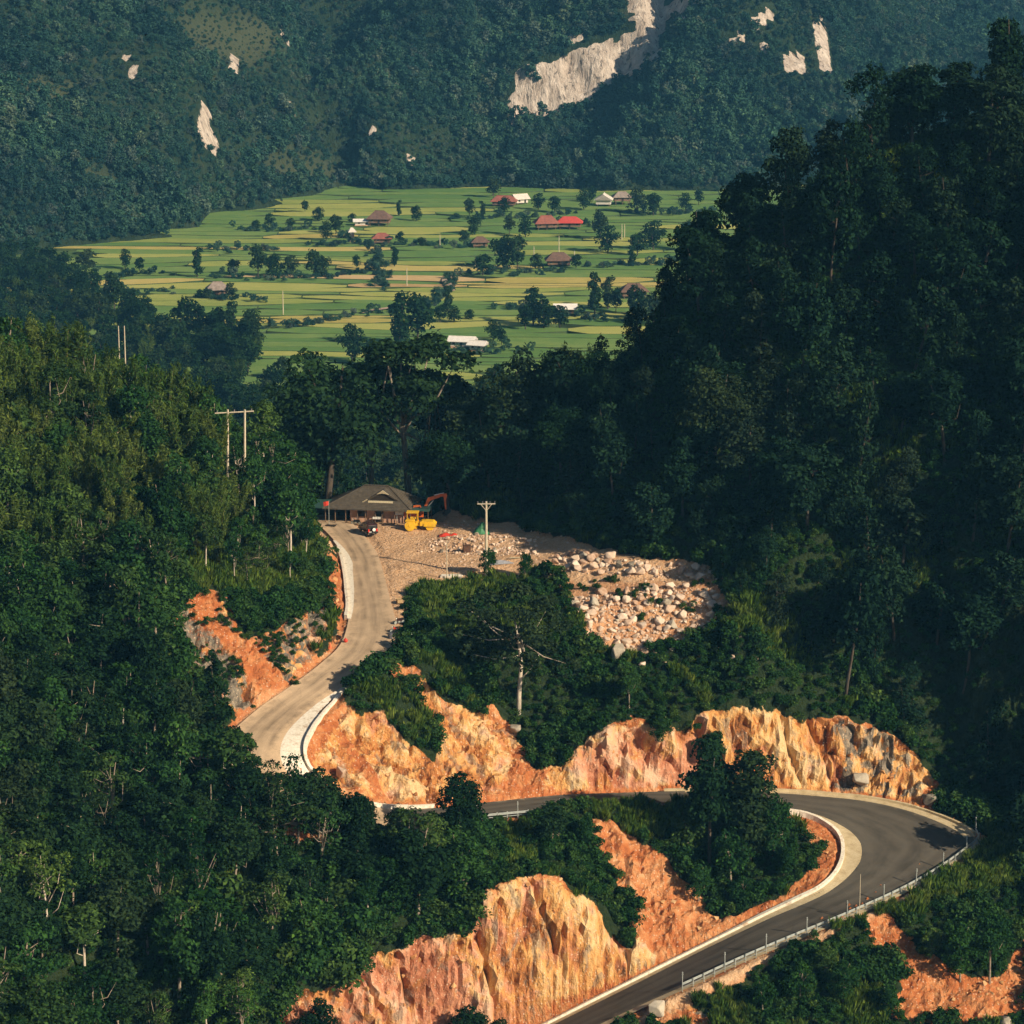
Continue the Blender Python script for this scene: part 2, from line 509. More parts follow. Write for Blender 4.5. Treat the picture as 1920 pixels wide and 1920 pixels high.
def region(poly, soft=0.0, jitter=7.0):
    jx = PX + jitter * fbm(XX * 0.35, YY * 0.35, HZ * 0.35, 3) ; jy = PY + jitter * fbm(XX * 0.35 + 40, YY * 0.35, HZ * 0.35, 3)
    return in_poly(jx, jy, poly) & VIS
# bare-earth and rock regions, surveyed
BARE_POLY = {
 'yard': [(560, 1003), (610, 985), (600, 960), (760, 955), (850, 958), (960, 985), (1040, 1005), (1180, 1035), (1330, 1062), (1345, 1085), (1060, 1092), (1000, 1082), (880, 1092), (815, 1090), (775, 1100), (760, 1140), (755, 1200), (720, 1240), (650, 1290), (600, 1330), (540, 1380), (400, 1390), (460, 1335), (600, 1240), (640, 1200), (655, 1150), (640, 1040)],
 'rubble': [(1040, 1085), (1180, 1075), (1330, 1085), (1372, 1140), (1340, 1185), (1270, 1210), (1195, 1232), (1130, 1225), (1090, 1190), (1070, 1140)],
 'cutB': [(585, 1350), (612, 1340), (640, 1320), (690, 1330), (740, 1365), (800, 1412), (825, 1420), (812, 1350), (770, 1300), (720, 1275), (745, 1240), (790, 1255), (815, 1300), (880, 1335), (900, 1330), (925, 1325), (960, 1345), (978, 1385), (1000, 1430), (1050, 1440), (1085, 1410), (1140, 1365), (1180, 1352), (1225, 1375), (1280, 1395), (1300, 1350), (1350, 1335), (1450, 1335), (1500, 1352), (1560, 1345), (1640, 1360), (1715, 1400), (1750, 1440), (1770, 1500), (1700, 1510), (1560, 1490), (1440, 1483), (1050, 1492), (815, 1516), (690, 1512), (590, 1470)],
 'chute': [(338, 1122), (372, 1112), (410, 1118), (405, 1150), (372, 1160), (352, 1150), (440, 1180), (462, 1200), (500, 1240), (545, 1282), (520, 1312), (470, 1310), (455, 1250)],
 'cutA': [(330, 1120), (372, 1108), (412, 1115), (440, 1150), (470, 1190), (500, 1195), (560, 1150), (605, 1130), (620, 1160), (600, 1210), (560, 1262), (500, 1320), (440, 1330), (390, 1290), (330, 1230), (300, 1180)],
 'bankA': [(594, 1010), (625, 1035), (645, 1060), (645, 1150), (628, 1150), (612, 1120), (604, 1060)],
 'cutC': [(520, 1925), (545, 1865), (640, 1845), (715, 1790), (800, 1750), (885, 1745), (900, 1670), (945, 1655), (985, 1640), (1030, 1640), (1090, 1665), (1125, 1700), (1140, 1760), (1180, 1790), (1185, 1690), (1140, 1620), (1108, 1530), (1150, 1545), (1230, 1590), (1300, 1660), (1345, 1722), (1400, 1725), (1340, 1770), (1200, 1838), (1000, 1940), (900, 2000), (520, 2010)],
 'apron': [(520, 1370), (560, 1335), (600, 1312), (640, 1300), (645, 1318), (606, 1350), (594, 1390), (592, 1450), (520, 1445)],
 'inner': [(1470, 1520), (1510, 1530), (1560, 1560), (1575, 1600), (1560, 1640), (1500, 1685), (1420, 1722), (1380, 1742), (1380, 1715), (1440, 1690), (1500, 1650), (1540, 1600), (1500, 1560)],
 'outer': [(1240, 1870), (1300, 1850), (1400, 1800), (1500, 1758), (1600, 1718), (1710, 1668), (1800, 1605), (1850, 1560), (1860, 1580), (1760, 1650), (1700, 1690), (1590, 1740), (1470, 1795), (1390, 1835), (1290, 1880), (1200, 1920), (1140, 1960)],
 'outer2': [(1610, 1728), (1660, 1720), (1700, 1745), (1730, 1790), (1800, 1830), (1890, 1820), (1925, 1730), (1930, 1925), (1680, 1925), (1700, 1850), (1650, 1790)],
 'knob': [(1200, 1925), (1215, 1895), (1260, 1880), (1330, 1895), (1360, 1925)],
}
BARE = {k: region(p, 0, 13.0 if k in ('cutB', 'cutC', 'outer2', 'cutA') else 7.0) for k, p in BARE_POLY.items()}
bare = np.zeros(HZ.shape)
for k, m in BARE.items(): bare = np.maximum(bare, m)
bare = np.maximum(bare, ROADM * 1.0)
bare_s = smooth(bare, 2)
ROCKM = np.zeros(HZ.shape)
for k in ('cutB', 'cutA', 'chute', 'cutC', 'inner', 'outer2', 'bankA', 'knob'): ROCKM = np.maximum(ROCKM, BARE[k])
ROCKM = smooth(ROCKM, 2)
ROCKM *= np.clip((SLOPE - 0.15) / 0.6, 0.25, 1.0)
ROCKM[ROADM] = 0
HARD = np.zeros(HZ.shape)          # 1 = sound rock, 0 = loose earth
HARD = smooth(np.where(BARE['cutA'], 0.85, np.where(BARE['cutB'] & (PX < 1050), 0.62, 1.0)) * np.where(BARE['chute'], 0.0, 1.0) * np.clip(0.8 * BARE['cutA'] + 1.4 * ((SLOPE > 0.9) * 1.0) + 0.45 * fbm(XX * 0.12, YY * 0.12, HZ * 0.12, 3), 0, 1), 3) * (ROCKM > 0.05)

# --- shape: normal displacement for rock, small relief elsewhere
nz = 1 / np.sqrt(1 + gzx ** 2 + gzy ** 2)
NXv, NYv, NZv = -gzx * nz, -gzy * nz, nz
def facets(x, y, z, s):
    """blocky fracture relief: distance-to-cell of a jittered lattice, each cell with its own offset"""
    x, y, z = x / s, y / s, z / s
    ix, iy, iz = np.floor(x), np.floor(y), np.floor(z)
    best = np.full(x.shape, 9.0); val = np.zeros(x.shape)
    for dx in (-1, 0, 1):
        for dy in (-1, 0, 1):
            for dz in (-1, 0, 1):
                cx, cy, cz = ix + dx, iy + dy, iz + dz
                px = cx + _h(cx, cy, cz); py = cy + _h(cx + 7, cy, cz); pz = cz + _h(cx, cy + 5, cz)
                d = (x - px) ** 2 + (y - py) ** 2 + (z - pz) ** 2
                o = _h(cx + 3, cy + 9, cz + 1)
                # tilted facet planes per cell
                t = o + 0.5 * ((x - px) * (_h(cx, cy, cz + 11) - 0.5) + (z - pz) * (_h(cx + 13, cy, cz) - 0.5) + (y - py) * (_h(cx, cy + 17, cz) - 0.5)) * 2
                m = d < best; best = np.where(m, d, best); val = np.where(m, t, val)
    return val - 0.5, best
fineY = (YY > 325) & (YY < 462) & (np.abs(XX) < 105)
sel = fineY & (ROCKM > 0.02)
disp = np.zeros(HZ.shape)
x, y, z = XX[sel], YY[sel], HZ[sel]
wx = x + 0.7 * vnoise(x * .5, y * .5, z * .5); wz = z * 0.6 + 0.5 * vnoise(x * .4 + 9, y * .4, z * .4)
f0, _ = facets(wx + 0.35 * z, y, wz, 4.2); f1, _ = facets(wx, y + 3, wz, 1.9); f2, _ = facets(wx + 31, y, z * 0.7, 0.95)
rib = np.abs(vnoise(x * 0.30 + 0.12 * z, y * 0.2, z * 0.05))
dhard = 1.3 * f0 + 1.05 * f1 + 0.6 * f2 + 0.9 * (0.22 - rib) + 0.5 * fbm(x * .18, y * .18, z * .18, 2) - 2.0 * np.exp(-(vnoise(x * .21 + .07 * z, y * .1, z * .05 + 4) / 0.10) ** 2) - 1.0 * np.exp(-(vnoise(x * .12 + 9, y * .1, z * .33 + .08 * x) / 0.08) ** 2)
dsoft = 0.6 * fbm(x * .3, y * .3, z * .2, 4) + 0.3 * f2 + 0.25 * f1
BLOCK = np.full(HZ.shape, 0.5); BLOCK[sel] = np.clip(0.5 + 0.55 * f0 + 0.45 * f1 + 0.25 * f2, 0, 1)
h = HARD[sel]
disp[sel] = (dhard * h + dsoft * (1 - h)) * np.minimum(1, ROCKM[sel] * 1.3)
HZ2 = HZ + np.where(ROADM, -0.14, (0.22 * fbm(XX * .25, YY * .25, 0, 4) + 0.9 * fbm(XX * .045, YY * .045, 3.0, 2) * np.clip((1 - bare_s), 0, 1)) * np.where(fineY, 1, 1.5))
disp[ROADM] = 0
HZ2 = HZ2 + np.where(ROADM, 0, ROCKM * (0.55 * fbm(XX * .55, YY * .55, 6.0, 3) + 0.35 * vnoise(XX * 1.6, YY * 1.6, 3.0)))
crest = np.clip((smooth(HZ, 6) - HZ) * -1.2, 0, 1); disp *= 1 - 0.6 * crest
disp = smooth(disp, 1, 0.4 * np.clip((SLOPE - 1.3) / 0.8, 0, 1))
near_road = smooth(ROADM * 1.0, 5)
disp *= np.clip(1 - near_road * 1.6, 0, 1)
VX = XX + NXv * disp; VY = YY + NYv * disp; VZ = HZ2 + NZv * disp * 0.6
# nothing may rise through the carriageway
VZ = np.where(ROADM, np.minimum(VZ, ROADZ - 0.32), VZ)

def ground(x, y):
    """terrain height, bilinear on the grid"""
    x = np.atleast_1d(np.asarray(x, float)); y = np.atleast_1d(np.asarray(y, float))
    i = np.clip(np.searchsorted(GX, x) - 1, 0, NX - 2); j = np.clip(np.searchsorted(GY, y) - 1, 0, NY - 2)
    tx = np.clip((x - GX[i]) / (GX[i + 1] - GX[i]), 0, 1); ty = np.clip((y - GY[j]) / (GY[j + 1] - GY[j]), 0, 1)
    return (HZ2[j, i] * (1 - tx) * (1 - ty) + HZ2[j, i + 1] * tx * (1 - ty) + HZ2[j + 1, i] * (1 - tx) * ty + HZ2[j + 1, i + 1] * tx * ty)
def gridval(A, x, y):
    i = np.clip(np.searchsorted(GX, x) - 1, 0, NX - 2); j = np.clip(np.searchsorted(GY, y) - 1, 0, NY - 2)
    return A[j, i]
def hit(px, py, d0=325.0, d1=470.0):
    """where the sight line meets the terrain"""
    r = ray(px, py); d = np.arange(d0, d1, 0.15); t = d / r[1]
    xs, zs = r[0] * t, CAM_Z + r[2] * t
    g = ground(xs, d); k = np.argmax(g >= zs)
    if g[k] < zs[k]: k = len(d) - 1
    return np.array([xs[k], d[k], g[k]])

# --- ground material
n = NT('hillside_ground')
pos = n.geo()
bareA, hardA, tintA, gravA = n.attr('bare'), n.attr('hard'), n.attr('tint'), n.attr('gravel')
big = n.noise(pos, 0.22, 3, 0.6, 0.6)
med = n.noise(pos, 1.1, 4, 0.65)
fine = n.noise(pos, 5.5, 2, 0.7)
earth = n.ramp(n.math('ADD', n.math('MULTIPLY', big, 0.55), n.math('MULTIPLY', med, 0.45)), [(0.30, (0.28, 0.08, 0.028)), (0.46, (0.44, 0.145, 0.05)), (0.58, (0.55, 0.25, 0.105)), (0.70, (0.64, 0.40, 0.22))])
streak = n.noise(n.mapping(pos, (1.3, 1.0, 0.42)), 1.1, 4, 0.68, 0.7)
blk = n.attr('block')
rock1 = n.ramp(n.math('ADD', n.math('MULTIPLY', streak, 0.6), n.math('MULTIPLY', blk, 0.4)), [(0.27, (0.11, 0.05, 0.024)), (0.40, (0.45, 0.175, 0.055)), (0.53, (0.63, 0.335, 0.115)), (0.68, (0.71, 0.49, 0.25))])
pink = n.ramp(n.math('ADD', n.math('MULTIPLY', med, 0.6), n.math('MULTIPLY', blk, 0.4)), [(0.3, (0.36, 0.13, 0.065)), (0.5, (0.58, 0.27, 0.155)), (0.7, (0.66, 0.43, 0.28))])
grey = n.ramp(streak, [(0.3, (0.07, 0.06, 0.05)), (0.5, (0.19, 0.165, 0.13)), (0.7, (0.36, 0.29, 0.20))])
rock = n.mix(n.sm(n.math('ADD', big, n.math('MULTIPLY', n.math('SUBTRACT', tintA, 0.5), 0.9)), 0.5, 0.66), rock1, pink)
rock = n.mix(n.math('MULTIPLY', n.sm(n.math('ADD', n.noise(n.mapping(pos, (1, 1, 0.4)), 0.33, 3, 0.6, 1.0), n.math('MULTIPLY', n.attr('greyness'), 0.13)), 0.57, 0.64), n.math('ADD', n.math('MULTIPLY', n.attr('greyness'), 0.6), 0.6)), rock, grey)
bare_c = n.mix(n.sm(n.math('ADD', hardA, n.math('MULTIPLY', n.math('SUBTRACT', med, 0.5), 1.1)), 0.3, 0.62), earth, rock)
peb = n.vor(pos, 2.6, 'F1', 'Color'); sp2 = n.node('SeparateColor'); n.set(sp2.inputs[0], peb)
pebm = n.sm(n.vor(pos, 2.6), 0.34, 0.16)
grav_c = n.ramp(n.math('ADD', n.math('MULTIPLY', med, 0.6), n.math('MULTIPLY', fine, 0.4)), [(0.32, (0.50, 0.28, 0.145)), (0.5, (0.64, 0.40, 0.225)), (0.68, (0.72, 0.51, 0.33))])
bare_c = n.mix(gravA, bare_c, grav_c)
bare_c = n.mix(n.math('MULTIPLY', n.math('MULTIPLY', pebm, n.sm(sp2.outputs[0], 0.45, 0.8)), 0.75), bare_c, (0.66, 0.50, 0.36))
bare_c = n.mix(n.math('MULTIPLY', n.sm(fine, 0.50, 0.30), 0.35), bare_c, n.mix(1.0, bare_c, (0.55, 0.5, 0.45), 'MULTIPLY'))
green = n.ramp(n.math('ADD', n.math('MULTIPLY', med, 0.5), n.math('MULTIPLY', fine, 0.5)), [(0.3, (0.008, 0.015, 0.007)), (0.5, (0.018, 0.032, 0.012)), (0.7, (0.045, 0.058, 0.024))])
edge = n.math('ADD', bareA, n.math('MULTIPLY', n.math('SUBTRACT', n.noise(pos, 0.9, 4, 0.7), 0.5), 1.1))
colr = n.mix(n.sm(edge, 0.42, 0.58), green, bare_c)
hgt = n.noise(n.mapping(pos, (1, 1, 0.6)), 1.8, 3, 0.72)
GROUND_MAT = n.bsdf(colr, 0.92, 0, n.bump(hgt, 0.85, 0.6), 0.1)

tint = 0.45 + BARE['cutC'] * 0.22 * np.clip((960 - PX + 110 * fbm(XX * .12, YY * .12, HZ * .12, 3)) / 160, 0, 1) + np.where(BARE['bankA'] | BARE['rubble'], 0.3, 0)
tint = tint + np.where(BARE['cutB'] & (PX > 1060) & (PX < 1330), 0.2, 0)
greyness = np.where(BARE['cutA'] & ~BARE['chute'], 1.3, 0.0) + np.where(BARE['knob'], 1.0, 0) + np.where(BARE['cutB'] & (PX > 1560), 0.6, 0)
gravel = smooth(np.maximum(BARE['yard'], BARE['outer']) * 1.0 + BARE['rubble'] * 0.55, 2) * np.where(ROADM, 1, 1)
idx = np.arange(NX * NY).reshape(NY, NX)
Fq = np.stack([idx[:-1, :-1].ravel(), idx[:-1, 1:].ravel(), idx[1:, 1:].ravel(), idx[1:, :-1].ravel()], 1)
me = mesh_np('hillside', np.stack([VX.ravel(), VY.ravel(), VZ.ravel()], 1), Fq, [GROUND_MAT], False, None,
             {'bare': bare_s.ravel(), 'hard': HARD.ravel(), 'tint': smooth(tint, 6).ravel(), 'block': BLOCK.ravel(), 'gravel': np.clip(gravel, 0, 1).ravel(), 'greyness': smooth(greyness, 3).ravel()})
sm_flags = (smooth(ROCKM, 1) < 0.05)[:-1, :-1].ravel()
me.polygons.foreach_set('use_smooth', sm_flags)
tag(link(bpy.data.objects.new('hillside', me)), kind='structure')

# =================================================================== road
def ribbon(name, A, B, mat, dz, n=8, dz2=None, u0=0.0, u1=1.0, parent=None, attrs=None, kind=None):
    A = np.asarray(A); B = np.asarray(B); m = len(A)
    us = np.linspace(u0, u1, n + 1)
    V = (A[:, None, :] * (1 - us)[None, :, None] + B[:, None, :] * us[None, :, None])
    V = V.copy(); V[:, :, 2] += dz
    V = V.reshape(-1, 3)
    I = np.arange(m * (n + 1)).reshape(m, n + 1)
    F = np.stack([I[:-1, :-1].ravel(), I[:-1, 1:].ravel(), I[1:, 1:].ravel(), I[1:, :-1].ravel()], 1)
    L = np.concatenate([[0], np.cumsum(np.linalg.norm(np.diff((A + B) / 2, axis=0), axis=1))])
    at = {'across': np.tile(us, m), 'along': np.repeat(L, n + 1)}
    me = mesh_np(name, V, F, [mat], True, None, at)
    o = link(bpy.data.objects.new(name, me), parent)
    if kind: o['kind'] = kind
    return o

def road_mat(name, base, dust, wear):
    n = NT(name)
    pos = n.geo(); ac = n.attr('across'); al = n.attr('along')
    big = n.noise(pos, 0.25, 4, 0.6); fine = n.noise(pos, 6, 4, 0.7)
    comb = n.node('CombineXYZ'); n.set(comb.inputs[0], n.math('MULTIPLY', ac, 7.0)); n.set(comb.inputs[1], n.math('MULTIPLY', al, 0.09))
    track = n.math('ADD', n.math('MULTIPLY', n.noise(comb.outputs[0], 1.3, 4, 0.6, 0.4), 0.8), n.math('MULTIPLY', n.math('COSINE', n.math('ADD', n.math('MULTIPLY', ac, 25.0), n.math('MULTIPLY', big, 3.0))), 0.09))
    track = n.math('ADD', track, 0.1)
    c = n.ramp(n.math('ADD', n.math('MULTIPLY', big, 0.4), n.math('MULTIPLY', track, 0.6)), [(0.32, tuple(k * 0.55 for k in base)), (0.5, base), (0.68, tuple(min(1, k * 1.3) for k in base))])
    ed = n.math('ABSOLUTE', n.math('SUBTRACT', ac, 0.5))
    dm = n.sm(n.math('ADD', ed, n.math('MULTIPLY', n.math('SUBTRACT', n.noise(pos, 0.5, 5, 0.7), 0.5), 0.8)), wear[0], wear[1])
    c = n.mix(dm, c, dust)
    # cracks and joints
    cr = n.vor(n.mapping(pos, (1, 1, 0.1)), 0.28, 'DISTANCE_TO_EDGE')
    crm = n.math('MULTIPLY', n.sm(n.math('ADD', cr, n.math('MULTIPLY', n.noise(pos, 2.0, 4, 0.7), 0.02)), 0.026, 0.010), 0.22)
    c = n.mix(crm, c, tuple(k * 0.5 for k in base))
    c = n.mix(n.math('MULTIPLY', n.sm(fine, 0.55, 0.75), 0.3), c, tuple(min(1, k * 1.35) for k in base))
    return n.bsdf(c, 0.9, 0, n.bump(fine, 0.25, 0.03), 0.15)
M_ROAD_UP = road_mat('dusty_road', (0.42, 0.305, 0.195), (0.62, 0.44, 0.275), (0.18, 0.58))
M_ROAD_LOW = road_mat('worn_asphalt', (0.092, 0.081, 0.064), (0.26, 0.205, 0.135), (0.42, 0.62))

n = NT('limewashed_concrete'); pos = n.geo()
M_CONC = n.bsdf(n.mix(n.sm(n.noise(pos, 0.9, 6, 0.7, 0.4), 0.52, 0.72), n.ramp(n.noise(pos, 3, 5, 0.7), [(0.3, (0.62, 0.53, 0.40)), (0.6, (0.80, 0.74, 0.62))]), (0.42, 0.30, 0.19)), 0.85, 0, None, 0.2)
n = NT('sandy_shoulder'); pos = n.geo()
M_SHOULDER = n.bsdf(n.ramp(n.math('ADD', n.math('MULTIPLY', n.noise(pos, 0.8, 6, 0.7), 0.6), n.math('MULTIPLY', n.noise(pos, 7, 4, 0.7), 0.4)), [(0.32, (0.30, 0.22, 0.12)), (0.5, (0.50, 0.40, 0.24)), (0.7, (0.62, 0.53, 0.36))]), 0.9, 0, None, 0.15)

S = NSUB
ribbon('road', RLs[:16 * S + 1], RRs[:16 * S + 1], M_ROAD_UP, 0.03, 10, kind='structure')
ribbon('road', RLs[16 * S:], RRs[16 * S:], M_ROAD_LOW, 0.03, 10, kind='structure')

def edge_line(A, B, i0, i1, u):
    """points at fraction u (metres from edge A towards B)"""
    out = []
    for i in range(i0, i1):
        v = B[i] - A[i]; L = np.linalg.norm(v[:2]); out.append(A[i] + v / L * (u(i) if callable(u) else u))
    return np.array(out)

def kerb(name, P, Q, h, mat, label, cat, hw=0.0, seglen=3.2, wall_name='kerb_block'):
    """low wall of cast blocks along the line P (outer face at Q): blocks are parts of the wall"""
    L = np.concatenate([[0], np.cumsum(np.linalg.norm(np.diff(P[:, :2], axis=0), axis=1))])
    ns = max(1, int(L[-1] / seglen)); root = empty(name, P[0], 0, label, cat)
    for s in range(ns):
        a, b = L[-1] * s / ns + 0.012, L[-1] * (s + 1) / ns - 0.012
        ts = np.linspace(a, b, 4)
        p = np.stack([np.interp(ts, L, P[:, k]) for k in range(3)], 1); q = np.stack([np.interp(ts, L, Q[:, k]) for k in range(3)], 1)
        jit = 0.03 * random.uniform(-1, 1)
        V = []; F = []
        for k in range(4):
            V += [p[k] + [0, 0, -0.4], p[k] + [0, 0, h + jit], q[k] + [0, 0, h + jit], q[k] + [0, 0, -0.4]]
        for k in range(3):
            o = 4 * k
            for e in range(4):
                F.append((o + e, o + (e + 1) % 4, o + 4 + (e + 1) % 4, o + 4 + e))
        F += [(0, 1, 2, 3), (15, 14, 13, 12)]
        V = [np.asarray(v) - P[0] for v in V]
        mb = MB(); mb.add(V, F); mb.build(wall_name, mat, root)
    return root

# =================================================================== plants: prototypes
def foliage_mat(name, stops, transl=0.25, rough=0.55, patch=0.0):
    n = NT(name)
    r = n.rand(); v = n.attr('v')
    c = n.ramp(r, stops)
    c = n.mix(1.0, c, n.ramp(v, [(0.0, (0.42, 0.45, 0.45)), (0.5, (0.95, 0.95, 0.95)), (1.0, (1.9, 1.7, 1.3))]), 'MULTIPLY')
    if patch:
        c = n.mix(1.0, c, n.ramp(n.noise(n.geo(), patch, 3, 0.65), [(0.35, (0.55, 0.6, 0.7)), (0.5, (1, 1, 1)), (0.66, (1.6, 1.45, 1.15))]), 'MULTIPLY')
    d = n.node('BsdfDiffuse'); n.set(d.inputs['Color'], c)
    t = n.node('BsdfTranslucent'); n.set(t.inputs['Color'], n.mix(1.0, c, (1.1, 1.25, 0.6), 'MULTIPLY'))
    m = n.node('MixShader'); m.inputs[0].default_value = transl
    n.t.links.new(d.outputs[0], m.inputs[1]); n.t.links.new(t.outputs[0], m.inputs[2]); n.t.links.new(m.outputs[0], n.out.inputs['Surface'])
    return n.m
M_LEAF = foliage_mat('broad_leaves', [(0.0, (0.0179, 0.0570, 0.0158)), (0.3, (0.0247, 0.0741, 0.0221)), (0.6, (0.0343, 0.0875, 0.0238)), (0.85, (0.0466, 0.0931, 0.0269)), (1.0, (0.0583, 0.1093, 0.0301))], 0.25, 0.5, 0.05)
M_LEAF_DK = foliage_mat('dark_shaded_leaves', [(0.0, (0.0090, 0.0272, 0.0116)), (0.4, (0.0129, 0.0363, 0.0150)), (0.75, (0.0191, 0.0439, 0.0178)), (1.0, (0.0281, 0.0468, 0.0218))], 0.15)  # dark leaves, darkened further to stand for hill shade and missing sun
M_LEAF_HILL = foliage_mat('hill_shade_leaves', [(0.0, (0.0081, 0.0246, 0.0137)), (0.4, (0.0113, 0.0329, 0.0184)), (0.8, (0.0162, 0.0383, 0.0205)), (1.0, (0.0226, 0.0383, 0.0233))], 0.12)  # leaf colour darkened and cooled so the hill reads as deeply shaded
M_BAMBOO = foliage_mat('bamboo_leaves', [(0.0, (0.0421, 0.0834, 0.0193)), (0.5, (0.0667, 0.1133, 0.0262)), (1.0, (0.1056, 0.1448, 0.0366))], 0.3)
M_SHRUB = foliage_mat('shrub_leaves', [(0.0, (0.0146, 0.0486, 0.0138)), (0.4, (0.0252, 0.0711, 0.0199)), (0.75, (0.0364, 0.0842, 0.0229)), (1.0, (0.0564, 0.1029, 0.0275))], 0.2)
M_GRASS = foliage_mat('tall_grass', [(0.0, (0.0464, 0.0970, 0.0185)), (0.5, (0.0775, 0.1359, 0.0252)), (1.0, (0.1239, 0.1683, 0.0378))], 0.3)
M_LEAF_FAR = foliage_mat('far_haze_leaves', [(0.0, (0.0194, 0.0564, 0.0470)), (0.35, (0.0298, 0.0779, 0.0604)), (0.75, (0.0448, 0.0954, 0.0705)), (1.0, (0.0709, 0.1021, 0.0922))], 0.1, 0.5, 0.025)  # leaf colour shifted to teal to imitate blue distance haze
n = NT('pale_bark'); M_BARK = n.bsdf(n.ramp(n.noise(n.mapping(n.obj(), (3, 3, 0.8)), 2.0, 5, 0.7), [(0.3, (0.13, 0.10, 0.075)), (0.6, (0.34, 0.28, 0.21)), (0.75, (0.46, 0.40, 0.31))]), 0.9, 0, None, 0.1)
n = NT('dark_bark'); M_BARK_DK = n.bsdf(n.ramp(n.noise(n.mapping(n.obj(), (3, 3, 0.8)), 2.0, 5, 0.7), [(0.3, (0.04, 0.032, 0.026)), (0.7, (0.13, 0.105, 0.08))]), 0.9, 0, None, 0.1)
n = NT('white_bark'); M_BARK_WH = n.bsdf(n.ramp(n.noise(n.mapping(n.obj(), (3, 3, 0.8)), 1.6, 5, 0.7), [(0.3, (0.30, 0.24, 0.17)), (0.6, (0.62, 0.54, 0.43)), (0.75, (0.72, 0.66, 0.55))]), 0.85, 0, None, 0.1)

def leaf_cloud(rg, lobes, N, s, aspect=0.6, up=0.45, shell=0.62, droop=0.0):
    """N leaf sprays spread through ellipsoid lobes (cx,cy,cz,rx,ry,rz): (4N,3) verts, (N,4) faces, per-vertex shade"""
    L = np.array(lobes, float)
    a = (L[:, 3] * L[:, 4] * L[:, 5]) ** (2 / 3); a /= a.sum()
    k = rg.choice(len(L), N, p=a)
    d = rg.normal(size=(N, 3)); d /= np.linalg.norm(d, axis=1)[:, None]
    low = d[:, 2] < -0.35
    d[low, 2] *= -rg.choice([1, -1], low.sum(), p=[0.65, 0.35])
    # lumpy radius so that the outline is uneven
    ph = rg.random((len(L), 3)) * 6.28
    lump = 1 + 0.16 * np.sin(5 * d[:, 0] + ph[k, 0]) + 0.14 * np.sin(6 * d[:, 1] + ph[k, 1]) + 0.12 * np.sin(7 * d[:, 2] + ph[k, 2])
    r = (shell + (1.04 - shell) * rg.random(N) ** 0.7) * lump
    out = rg.random(N) < 0.06
    r = np.where(out, r * rg.uniform(1.05, 1.22, N), r)
    C = L[k, :3] + d * r[:, None] * L[k, 3:]
    nrm = d * 0.55 + np.array([0, 0, up]) + rg.normal(size=(N, 3)) * 0.55
    nrm /= np.linalg.norm(nrm, axis=1)[:, None]
    t = rg.normal(size=(N, 3)); t[:, 2] -= droop
    t -= nrm * (t * nrm).sum(1)[:, None]; t /= np.linalg.norm(t, axis=1)[:, None]
    b = np.cross(nrm, t)
    sz = s * rg.uniform(0.6, 1.4, N)[:, None]
    bend = nrm * sz * 0.25
    V = np.stack([C - t * sz, C - b * sz * aspect + bend, C + t * sz, C + b * sz * aspect + bend], 1).reshape(-1, 3)
    F = np.arange(4 * N).reshape(N, 4)
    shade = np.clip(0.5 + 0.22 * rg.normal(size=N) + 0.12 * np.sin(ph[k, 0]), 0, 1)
    return V, F, np.repeat(shade, 4)

def trunk_mb(rg, H, r0, lobes, pale=None, lean=0.1, nlimb=6, fork=0.45):
    mb = MB()
    a = rg.uniform(0, 6.28)
    top = np.array([math.cos(a) * lean * H, math.sin(a) * lean * H, H * 0.86])
    pts = []
    for i in range(6):
        t = i / 5
        pts.append((top[0] * t * t + 0.03 * H * math.sin(3 * t + a) * t, top[1] * t * t + 0.03 * H * math.cos(2.6 * t + a) * t, -0.6 + (top[2] + 0.6) * t))
    mb.tube(pts, [r0 * 1.25, r0, r0 * 0.85, r0 * 0.68, r0 * 0.45, r0 * 0.15], 6)
    P = np.array(pts)
    for j in range(min(nlimb, len(lobes))):
        c = np.array(lobes[j][:3]); 
        f = rg.uniform(fork, 0.85); k = f * 5; i = min(int(k), 4); s0 = P[i] + (P[i + 1] - P[i]) * (k - i)
        if c[2] < s0[2]: c = c + [0, 0, s0[2] - c[2] + 0.5]
        m = (s0 + c) / 2 + np.array([0, 0, -0.06 * H]) + rg.normal(size=3) * 0.03 * H
        mb.tube([s0, m, s0 + (c - s0) * 0.95], [r0 * 0.42, r0 * 0.28, r0 * 0.08], 5)
    return mb

def crown_lobes(rg, H, W, n, base=0.4, flat=1.0, spread=1.0, rs_=1.0):
    """lobe ellipsoids filling a crown of width W between base*H and H"""
    out = []
    cz = H * (base + 1) / 2; hz = H * (1 - base) / 2
    for i in range(n):
        for _ in range(30):
            p = rg.uniform(-1, 1, 3)
            if np.linalg.norm(p) < 1: break
        r = W * rg.uniform(0.20, 0.33) * rs_; tp = 1.12 - 0.35 * max(p[2], 0)
        out.append((p[0] * W * 0.38 * spread * tp, p[1] * W * 0.38 * spread * tp, cz + p[2] * hz * 0.72, r, r, r * rg.uniform(0.62, 0.95) * flat))
    return out

